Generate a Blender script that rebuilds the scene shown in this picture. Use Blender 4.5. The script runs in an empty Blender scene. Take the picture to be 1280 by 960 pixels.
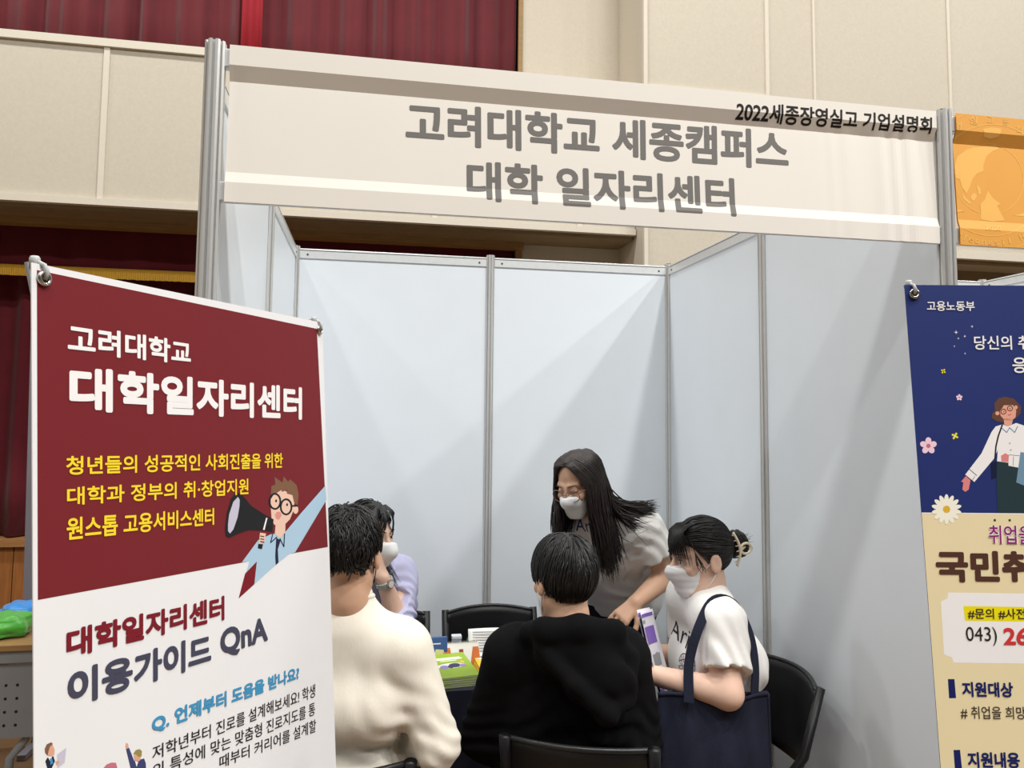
import bpy, bmesh, math, random
import numpy as np
from mathutils import Vector, Matrix
from mathutils.bvhtree import BVHTree
rnd = random.Random(7)
S = bpy.context.scene
COL = S.collection
PI = math.pi

# ------------------------------------------------------------------ materials
def srgb(c):
    c = [x / 255.0 for x in c]
    return tuple((x / 12.92 if x <= .04045 else ((x + .055) / 1.055) ** 2.4) for x in c) + (1.0,)
MATS = {}
def mat(name, c, rough=.6, metal=0.0, var=.06, vscale=30.0, bump=0.0, bscale=200.0, stretch=(1, 1, 1), spec=.4, sheen=0.0, coat=0.0, sss=0.0, wave=None):
    """procedural material: base colour varied by noise, optional noise / wave bump"""
    if name in MATS: return MATS[name]
    m = bpy.data.materials.new(name); m.use_nodes = True
    nt = m.node_tree; b = nt.nodes['Principled BSDF']; N = nt.nodes.new; L = nt.links.new
    col = srgb(c)
    b.inputs['Roughness'].default_value = rough; b.inputs['Metallic'].default_value = metal
    b.inputs['Specular IOR Level'].default_value = spec
    if sheen: b.inputs['Sheen Weight'].default_value = sheen
    if coat: b.inputs['Coat Weight'].default_value = coat
    if sss:
        b.inputs['Subsurface Weight'].default_value = sss
        b.inputs['Subsurface Radius'].default_value = (.012, .005, .003); b.inputs['Subsurface Scale'].default_value = 1.0
    tc = N('ShaderNodeTexCoord'); mp = N('ShaderNodeMapping'); mp.inputs['Scale'].default_value = stretch
    L(tc.outputs['Object'], mp.inputs['Vector'])
    nz = N('ShaderNodeTexNoise'); nz.inputs['Scale'].default_value = vscale; nz.inputs['Detail'].default_value = 4
    L(mp.outputs['Vector'], nz.inputs['Vector'])
    rp = N('ShaderNodeMapRange'); rp.inputs['From Min'].default_value = .25; rp.inputs['From Max'].default_value = .75
    rp.inputs['To Min'].default_value = 1 - var; rp.inputs['To Max'].default_value = 1 + var
    L(nz.outputs['Fac'], rp.inputs['Value'])
    mx = N('ShaderNodeVectorMath'); mx.operation = 'SCALE'; mx.inputs[0].default_value = col[:3]
    L(rp.outputs['Result'], mx.inputs['Scale']); L(mx.outputs['Vector'], b.inputs['Base Color'])
    if bump:
        n2 = N('ShaderNodeTexNoise'); n2.inputs['Scale'].default_value = bscale; n2.inputs['Detail'].default_value = 3
        L(mp.outputs['Vector'], n2.inputs['Vector'])
        h = n2.outputs['Fac']
        if wave:
            w = N('ShaderNodeTexWave'); w.inputs['Scale'].default_value = wave; w.inputs['Distortion'].default_value = 2.0
            L(mp.outputs['Vector'], w.inputs['Vector'])
            ad = N('ShaderNodeMath'); ad.operation = 'ADD'; L(h, ad.inputs[0]); L(w.outputs['Fac'], ad.inputs[1]); h = ad.outputs[0]
        bp = N('ShaderNodeBump'); bp.inputs['Strength'].default_value = bump; bp.inputs['Distance'].default_value = .002
        L(h, bp.inputs['Height']); L(bp.outputs['Normal'], b.inputs['Normal'])
    MATS[name] = m
    return m

# ------------------------------------------------------------------ mesh builder
class MB:
    """collects shapes with their materials; build() links them as ONE mesh object"""
    def __init__(s): s.v = []; s.f = []; s.m = []; s.sm = []; s.mats = []
    def mi(s, m):
        if m not in s.mats: s.mats.append(m)
        return s.mats.index(m)
    def add(s, vs, fs, m, smooth=False):
        o = len(s.v); k = s.mi(m)
        s.v.extend([tuple(map(float, v)) for v in vs])
        for f in fs: s.f.append([i + o for i in f]); s.m.append(k); s.sm.append(smooth)
        return s
    def bm(s, b, m, smooth=False):
        b.verts.index_update()
        s.add([v.co[:] for v in b.verts], [[v.index for v in f.verts] for f in b.faces], m, smooth); b.free(); return s
    def box(s, lo, hi, m, bev=0.0, seg=2, M=None):
        b = bmesh.new(); bmesh.ops.create_cube(b, size=1)
        for v in b.verts: v.co = Vector([(lo[i] + hi[i]) / 2 + v.co[i] * (hi[i] - lo[i]) for i in range(3)])
        if bev: bmesh.ops.bevel(b, geom=b.edges[:], offset=bev, segments=seg, affect='EDGES', profile=.5)
        if M: b.transform(M)
        return s.bm(b, m, False)
    def prism(s, poly, z0, z1, m, M=None, smooth=False):
        n = len(poly)
        vs = [(x, y, z0) for x, y in poly] + [(x, y, z1) for x, y in poly]
        if M: vs = [M @ Vector(v) for v in vs]
        fs = [[i, (i + 1) % n, n + (i + 1) % n, n + i] for i in range(n)] + [list(range(n))[::-1], list(range(n, 2 * n))]
        return s.add(vs, fs, m, smooth)
    def tube(s, pts, r, m, n=8, caps=True, flat=1.0, smooth=True):
        P = [Vector(p) for p in pts]; R = r if hasattr(r, '__len__') else [r] * len(P)
        vs = []; fs = []; u = None
        for i, p in enumerate(P):
            t = (P[min(i + 1, len(P) - 1)] - P[max(i - 1, 0)]).normalized()
            if u is None:
                u = t.cross(Vector((0, 0, 1)))
                if u.length < 1e-3: u = Vector((1, 0, 0))
            u = (u - t * u.dot(t)).normalized(); w = t.cross(u)
            for k in range(n):
                a = 2 * PI * k / n; vs.append(p + (u * math.cos(a) + w * math.sin(a) * flat) * R[i])
        for i in range(len(P) - 1):
            for k in range(n):
                fs.append([i * n + k, i * n + (k + 1) % n, (i + 1) * n + (k + 1) % n, (i + 1) * n + k])
        if caps: fs.append(list(range(n))[::-1]); fs.append([(len(P) - 1) * n + k for k in range(n)])
        return s.add(vs, fs, m, smooth)
    def cyl(s, a, b, r, m, n=20, r2=None): return s.tube([a, b], [r, r if r2 is None else r2], m, n, smooth=False)
    def ellipsoid(s, c, r, m, R=None, u=20, v=12):
        b = bmesh.new(); bmesh.ops.create_uvsphere(b, u_segments=u, v_segments=v, radius=1)
        for w in b.verts:
            p = Vector([w.co[i] * r[i] for i in range(3)])
            w.co = (R @ p if R else p) + Vector(c)
        return s.bm(b, m, True)
    def torus(s, c, R, r, m, M=None, n=24, k=8):
        vs = []; fs = []
        for i in range(n):
            a = 2 * PI * i / n
            for j in range(k):
                t = 2 * PI * j / k
                p = Vector(((R + r * math.cos(t)) * math.cos(a), (R + r * math.cos(t)) * math.sin(a), r * math.sin(t)))
                vs.append((M @ p if M else p) + Vector(c))
        for i in range(n):
            for j in range(k): fs.append([i * k + j, ((i + 1) % n) * k + j, ((i + 1) % n) * k + (j + 1) % k, i * k + (j + 1) % k])
        return s.add(vs, fs, m, True)
    def grid(s, fn, nu, nv, m, smooth=True, thick=None):
        vs = [fn(i / nu, j / nv) for j in range(nv + 1) for i in range(nu + 1)]; w = nu + 1
        fs = [[j * w + i, j * w + i + 1, (j + 1) * w + i + 1, (j + 1) * w + i] for j in range(nv) for i in range(nu)]
        if thick:
            tv = [Vector(v) + Vector(thick(i / nu, j / nv)) for (v, (i, j)) in zip(vs, [(i, j) for j in range(nv + 1) for i in range(nu + 1)])]
            n = len(vs); vs = vs + tv
            fs = fs + [[n + k for k in f[::-1]] for f in fs]
            rim = [i for i in range(w)] + [j * w + nu for j in range(1, nv + 1)] + [nv * w + i for i in range(nu - 1, -1, -1)] + [j * w for j in range(nv - 1, 0, -1)]
            for a, b in zip(rim, rim[1:] + rim[:1]): fs.append([b, a, n + a, n + b])
        return s.add(vs, fs, m, smooth)
    def build(s, name, parent=None, world=True, loc=None):
        me = bpy.data.meshes.new(name); me.from_pydata(s.v, [], s.f)
        for m in s.mats: me.materials.append(m)
        me.polygons.foreach_set('material_index', s.m); me.polygons.foreach_set('use_smooth', s.sm); me.update()
        o = bpy.data.objects.new(name, me); COL.objects.link(o)
        if loc: o.location = loc
        return attach(o, parent)
def attach(o, parent):
    if parent is not None:
        o.parent = parent
        root = parent
        while root.parent: root = root.parent
        if root.get('world_parts') and parent == root: o.matrix_parent_inverse = Matrix.Translation(-Vector(root.location))
    return o
def tag(o, label=None, cat=None, group=None, kind=None):
    if label: o['label'] = label
    if cat: o['category'] = cat
    if group: o['group'] = group
    if kind: o['kind'] = kind
    return o
def thing(name, label, cat, loc=(0, 0, 0), rz=0, group=None, world=False):
    """an Empty at the thing's base; with world=True its parts are given in world coordinates"""
    o = bpy.data.objects.new(name, None); COL.objects.link(o); o.location = loc; o.rotation_euler = (0, 0, rz)
    o.empty_display_size = .1
    if world: o['world_parts'] = 1
    return tag(o, label, cat, group)
def copy_tree(o, parent=None):
    c = o.copy(); COL.objects.link(c)
    if parent: c.parent = parent
    for ch in list(o.children): copy_tree(ch, c)
    return c

# ------------------------------------------------------------------ lettering (Blender's built-in font, turned to flat mesh)
def text_mesh(body, weight):
    c = bpy.data.curves.new('lettering', 'FONT'); c.body = body; c.resolution_u = 4; c.fill_mode = 'FRONT'
    o = bpy.data.objects.new('lettering', c); COL.objects.link(o)
    bpy.context.view_layer.update()
    dg = bpy.context.evaluated_depsgraph_get()
    me = bpy.data.meshes.new_from_object(o.evaluated_get(dg))
    vs = np.array([v.co[:2] for v in me.vertices]); fs = [list(p.vertices) for p in me.polygons]
    bpy.data.objects.remove(o); bpy.data.curves.remove(c); bpy.data.meshes.remove(me)
    lo = vs.min(0); hi = vs.max(0); vs = (vs - lo) / np.maximum(hi - lo, 1e-6)
    return vs, fs
def letters(body, weight, quad):
    """lettering fitted to four (u, v) corners (bottom-left, bottom-right, top-left, top-right); weight thickens the strokes
    by a band along every outline (share of the letter height). Yields (points, faces)."""
    vs, fs = text_mesh(body, 0.0)
    a, b, c, d = [np.array(q) for q in quad]
    hgt = np.linalg.norm(c - a); wid = np.linalg.norm(b - a); w = hgt * min(weight * 1.1, .046)
    s = vs[:, :1] * (1 - 2 * w / wid) + w / wid; t = vs[:, 1:] * (1 - 2 * w / hgt) + w / hgt
    P = a * (1 - s) * (1 - t) + b * s * (1 - t) + c * (1 - s) * t + d * s * t
    yield P, fs, np.zeros(len(P))
    if w <= 0: return
    cnt = {}
    for f in fs:
        for i, j in zip(f, f[1:] + f[:1]): k = (min(i, j), max(i, j)); cnt[k] = cnt.get(k, 0) + 1
    Q = []; F = []; Z = []
    ends = set(); rr = random.Random(len(body))
    for (i, j), n in cnt.items():
        if n != 1: continue
        p, q = P[i], P[j]; e = q - p; L = np.linalg.norm(e)
        if L < 1e-9: continue
        nn = np.array([-e[1], e[0]]) / L * w; o = len(Q)
        Q += [p - nn, q - nn, q + nn, p + nn]; F.append([o, o + 1, o + 2, o + 3]); Z += [-(.05 + .55 * rr.random())] * 4; ends.update((i, j))
    for i in ends:
        o = len(Q); Q += [P[i] + w * np.array([math.cos(k * PI / 4 + .2), math.sin(k * PI / 4 + .2)]) for k in range(8)]; F.append(list(range(o, o + 8))); Z += [-(.05 + .55 * rr.random())] * 8
    yield np.array(Q), F, np.array(Z)
def facing(fs, P, n):
    """flip faces of a flat mesh whose normal does not look along n"""
    out = []
    for f in fs:
        p = [Vector(P[i]) for i in f[:3]]
        out.append(f if (p[1] - p[0]).cross(p[2] - p[0]).dot(n) >= 0 else f[::-1])
    return out

# ------------------------------------------------------------------ implicit surfaces for bodies and clothes
class Field:
    def __init__(s, lo, hi, h):
        s.h = h; s.lo = np.array(lo, np.float32); n = np.ceil((np.array(hi) - np.array(lo)) / h).astype(int) + 1
        s.n = n; s.D = np.full(n, 1.0, np.float32)
    def win(s, lo, hi):
        a = np.clip(np.floor((np.array(lo) - s.lo) / s.h).astype(int), 0, s.n); b = np.clip(np.ceil((np.array(hi) - s.lo) / s.h).astype(int) + 1, 0, s.n)
        if (b <= a).any(): return None
        ax = [(s.lo[i] + s.h * np.arange(a[i], b[i])).astype(np.float32) for i in range(3)]
        X, Y, Z = np.meshgrid(*ax, indexing='ij', sparse=True)
        return (slice(a[0], b[0]), slice(a[1], b[1]), slice(a[2], b[2])), X, Y, Z
    def mix(s, w, d, k, op):
        D = s.D[w]
        if op == 'add':
            if k > 0: h = np.maximum(k - np.abs(D - d), 0) / k; s.D[w] = np.minimum(D, d) - h * h * k * .25
            else: s.D[w] = np.minimum(D, d)
        else:
            if k > 0: h = np.maximum(k - np.abs(D + d), 0) / k; s.D[w] = np.maximum(D, -d) + h * h * k * .25
            else: s.D[w] = np.maximum(D, -d)
    def cone(s, a, b, ra, rb=None, k=.03, op='add', off=0.0):
        rb = ra if rb is None else rb; ra += off; rb += off
        a = np.array(a, float); b = np.array(b, float); m = max(ra, rb) + k + 3 * s.h
        w = s.win(np.minimum(a, b) - m, np.maximum(a, b) + m)
        if w is None: return s
        w, X, Y, Z = w; ba = b - a; q = max(float(ba @ ba), 1e-9)
        t = np.clip(((X - a[0]) * ba[0] + (Y - a[1]) * ba[1] + (Z - a[2]) * ba[2]) / q, 0, 1)
        d = np.sqrt((X - a[0] - t * ba[0]) ** 2 + (Y - a[1] - t * ba[1]) ** 2 + (Z - a[2] - t * ba[2]) ** 2) - (ra + t * (rb - ra))
        s.mix(w, d.astype(np.float32), k, op); return s
    def chain(s, pts, rs, k=.03, op='add', off=0.0):
        for i in range(len(pts) - 1): s.cone(pts[i], pts[i + 1], rs[i], rs[i + 1], k, op, off)
        return s
    def ell(s, c, r, R=None, k=.03, op='add', off=0.0):
        c = np.array(c, float); r = np.array(r, float) + off; R = np.eye(3) if R is None else np.array(R)
        e = np.sqrt(((R * r) ** 2).sum(1)) + k + 3 * s.h
        w = s.win(c - e, c + e)
        if w is None: return s
        w, X, Y, Z = w; X = X - c[0]; Y = Y - c[1]; Z = Z - c[2]
        q = [X * R[0, i] + Y * R[1, i] + Z * R[2, i] for i in range(3)]
        k0 = np.sqrt(sum((q[i] / r[i]) ** 2 for i in range(3))); k1 = np.sqrt(sum((q[i] / r[i] ** 2) ** 2 for i in range(3))) + 1e-9
        s.mix(w, (k0 * (k0 - 1) / k1).astype(np.float32), k, op); return s
    def plane(s, p, n, k=.0):
        """keep only the side n points away from"""
        n = np.array(n, float); n /= np.linalg.norm(n)
        w, X, Y, Z = s.win(s.lo, s.lo + s.h * s.n)
        d = (X - p[0]) * n[0] + (Y - p[1]) * n[1] + (Z - p[2]) * n[2]
        s.mix(w, -d.astype(np.float32), k, 'sub'); return s
    def cut(s, lo, hi, p, n):
        """plane cut limited to a window"""
        n = np.array(n, float); n /= np.linalg.norm(n); w = s.win(lo, hi)
        if w is None: return s
        w, X, Y, Z = w
        s.D[w] = np.maximum(s.D[w], ((X - p[0]) * n[0] + (Y - p[1]) * n[1] + (Z - p[2]) * n[2]).astype(np.float32)); return s
    def warp(s, fn):
        w, X, Y, Z = s.win(s.lo, s.lo + s.h * s.n); s.D += fn(X, Y, Z).astype(np.float32); return s
    def mesh(s, smooth=1):
        D = s.D; n = D.shape; neg = D < 0
        c = neg[:-1, :-1, :-1].astype(np.uint8)
        cnt = np.zeros(c.shape, np.uint8)
        for i in (0, 1):
            for j in (0, 1):
                for k in (0, 1): cnt += neg[i:n[0] - 1 + i, j:n[1] - 1 + j, k:n[2] - 1 + k]
        act = (cnt > 0) & (cnt < 8); idx = np.full(act.shape, -1, np.int32)
        ci = np.argwhere(act); idx[act] = np.arange(len(ci))
        acc = np.zeros((len(ci), 3)); num = np.zeros(len(ci))
        for ax in range(3):
            o = [0, 1, 2]; o.remove(ax)
            for da in (0, 1):
                for db in (0, 1):
                    p = ci.copy(); p[:, o[0]] += da; p[:, o[1]] += db; q = p.copy(); q[:, ax] += 1
                    d0 = D[p[:, 0], p[:, 1], p[:, 2]]; d1 = D[q[:, 0], q[:, 1], q[:, 2]]; x = (d0 < 0) != (d1 < 0)
                    t = np.where(x, d0 / np.where(x, d0 - d1, 1), 0)
                    pt = p.astype(float); pt[:, ax] += t
                    acc[x] += pt[x]; num[x] += 1
        V = acc / num[:, None] * s.h + s.lo
        F = []
        for ax in range(3):
            o = [(ax + 1) % 3, (ax + 2) % 3]
            sl0 = [slice(None)] * 3; sl1 = [slice(None)] * 3; sl0[ax] = slice(0, -1); sl1[ax] = slice(1, None)
            a = neg[tuple(sl0)]; b = neg[tuple(sl1)]; e = np.argwhere(a != b)
            e = e[(e[:, o[0]] > 0) & (e[:, o[1]] > 0) & (e[:, o[0]] < n[o[0]] - 1) & (e[:, o[1]] < n[o[1]] - 1)]
            fl = a[e[:, 0], e[:, 1], e[:, 2]]
            def g(d0, d1):
                q = e.copy(); q[:, o[0]] -= d0; q[:, o[1]] -= d1; return idx[q[:, 0], q[:, 1], q[:, 2]]
            Q = np.stack([g(1, 1), g(0, 1), g(0, 0), g(1, 0)], 1)
            F.append(np.where(fl[:, None], Q, Q[:, ::-1]))
        F = np.concatenate(F)
        for _ in range(smooth):
            A = np.zeros_like(V); m = np.zeros(len(V))
            for i in range(4):
                for j in ((i + 1) % 4, (i + 3) % 4):
                    np.add.at(A, F[:, i], V[F[:, j]]); np.add.at(m, F[:, i], 1)
            V = V * .5 + A / np.maximum(m, 1)[:, None] * .5
        return V, F
    def build(s, name, m, parent, smooth=1):
        V, F = s.mesh(smooth)
        me = bpy.data.meshes.new(name); me.vertices.add(len(V)); me.vertices.foreach_set('co', V.astype(np.float32).ravel())
        me.loops.add(F.size); me.loops.foreach_set('vertex_index', F.astype(np.int32).ravel())
        me.polygons.add(len(F)); me.polygons.foreach_set('loop_start', np.arange(0, F.size, 4, dtype=np.int32))
        me.polygons.foreach_set('use_smooth', np.ones(len(F), bool)); me.materials.append(m); me.update(calc_edges=True); me.validate()
        o = bpy.data.objects.new(name, me); COL.objects.link(o)
        return attach(o, parent)

def strands(paths, r0, m, name, parent, n=4, prof=None, extra=None):
    """many tapered locks (array K x M x 3) as ONE mesh"""
    P = np.array(paths, float); K, M, _ = P.shape
    T = np.gradient(P, axis=1); T /= np.linalg.norm(T, axis=2, keepdims=True) + 1e-9
    ref = np.array([.37, .61, .7]); U = np.cross(T, ref); U /= np.linalg.norm(U, axis=2, keepdims=True) + 1e-9; W = np.cross(T, U)
    s = np.linspace(0, 1, M); pr = np.interp(s, [0, .25, .7, 1], [.7, 1, .85, .12]) if prof is None else prof
    R = (np.array(r0).reshape(-1, 1) * np.ones((K, 1))) * pr[None]
    ang = np.arange(n) * 2 * PI / n
    V = P[:, :, None] + R[:, :, None, None] * (U[:, :, None] * np.cos(ang)[None, None, :, None] + W[:, :, None] * np.sin(ang)[None, None, :, None])
    base = np.arange(K)[:, None, None] * (M * n) + np.arange(M - 1)[None, :, None] * n
    k = np.arange(n)[None, None]; k2 = (np.arange(n)[None, None] + 1) % n
    F = np.stack([base + k, base + k2, base + n + k2, base + n + k], -1).reshape(-1, 4)
    V = V.reshape(-1, 3)
    if extra is not None:
        eV, eF = extra; F = np.concatenate([F, eF + len(V)]); V = np.concatenate([V, eV])
    me = bpy.data.meshes.new(name); me.vertices.add(len(V)); me.vertices.foreach_set('co', V.astype(np.float32).ravel())
    me.loops.add(F.size); me.loops.foreach_set('vertex_index', F.astype(np.int32).ravel())
    me.polygons.add(len(F)); me.polygons.foreach_set('loop_start', np.arange(0, F.size, 4, dtype=np.int32))
    me.polygons.foreach_set('use_smooth', np.ones(len(F), bool)); me.materials.append(m); me.update(calc_edges=True); me.validate()
    o = bpy.data.objects.new(name, me); COL.objects.link(o)
    return attach(o, parent)
FASCIA_T=[('고려대학교 세종캠퍼스','sign_grey',0.028,[(0.4551,2.3324),(1.4943,2.3346),(0.4529,2.4408),(1.4964,2.4454)]),('대학 일자리센터','sign_grey',0.028,[(0.6093,2.1936),(1.3334,2.1949),(0.6078,2.299),(1.3324,2.3019)]),('2022세종장영실고 기업설명회','ink_black',0.02,[(1.3367,2.4595),(1.934,2.4707),(1.3373,2.513),(1.9356,2.5161)])]
LEFT_T=[('고려대학교','print_white',0.03,[(0.0429,-0.0883),(0.2393,-0.0919),(0.0432,-0.0566),(0.2402,-0.0619)]),('대학일자리센터','print_white',0.075,[(0.0443,-0.1496),(0.5181,-0.1712),(0.0448,-0.1013),(0.5212,-0.1165)]),('청년들의 성공적인 사회진출을 위한','print_yellow',0.022,[(0.0396,-0.2157),(0.4551,-0.245),(0.0398,-0.196),(0.4562,-0.2213)]),('대학과 정부의 취·창업지원','print_yellow',0.022,[(0.0403,-0.247),(0.3609,-0.2747),(0.0405,-0.2281),(0.3619,-0.2518)]),('원스톱 고용서비스센터','print_yellow',0.022,[(0.0394,-0.2827),(0.2805,-0.3053),(0.0397,-0.2592),(0.2812,-0.2831)]),('대학일자리센터','print_maroon',0.07,[(0.0383,-0.401),(0.2986,-0.4357),(0.0386,-0.372),(0.2997,-0.403)]),('이용가이드','print_slate',0.07,[(0.0393,-0.4509),(0.2687,-0.4839),(0.0396,-0.4142),(0.27,-0.4442)]),('QnA','print_slate',0.06,[(0.2881,-0.4852),(0.4019,-0.5009),(0.2895,-0.4458),(0.4002,-0.4585)]),('Q. 언제부터 도움을 받나요?','print_blue',0.045,[(0.1583,-0.5267),(0.4865,-0.5827),(0.1588,-0.506),(0.4877,-0.5602)]),('저학년부터 진로를 설계해보세요! 학생','ink_black',0.006,[(0.1583,-0.5564),(0.535,-0.6264),(0.1587,-0.5404),(0.5363,-0.6056)]),('의 특성에 맞는 맞춤형 진로지도를 통','ink_black',0.006,[(0.1579,-0.576),(0.5333,-0.6545),(0.1582,-0.5604),(0.5346,-0.6339)]),('때부터 커리어를 설계할','ink_black',0.006,[(0.2816,-0.6229),(0.5349,-0.682),(0.2822,-0.6064),(0.5361,-0.6619)])]
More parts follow.
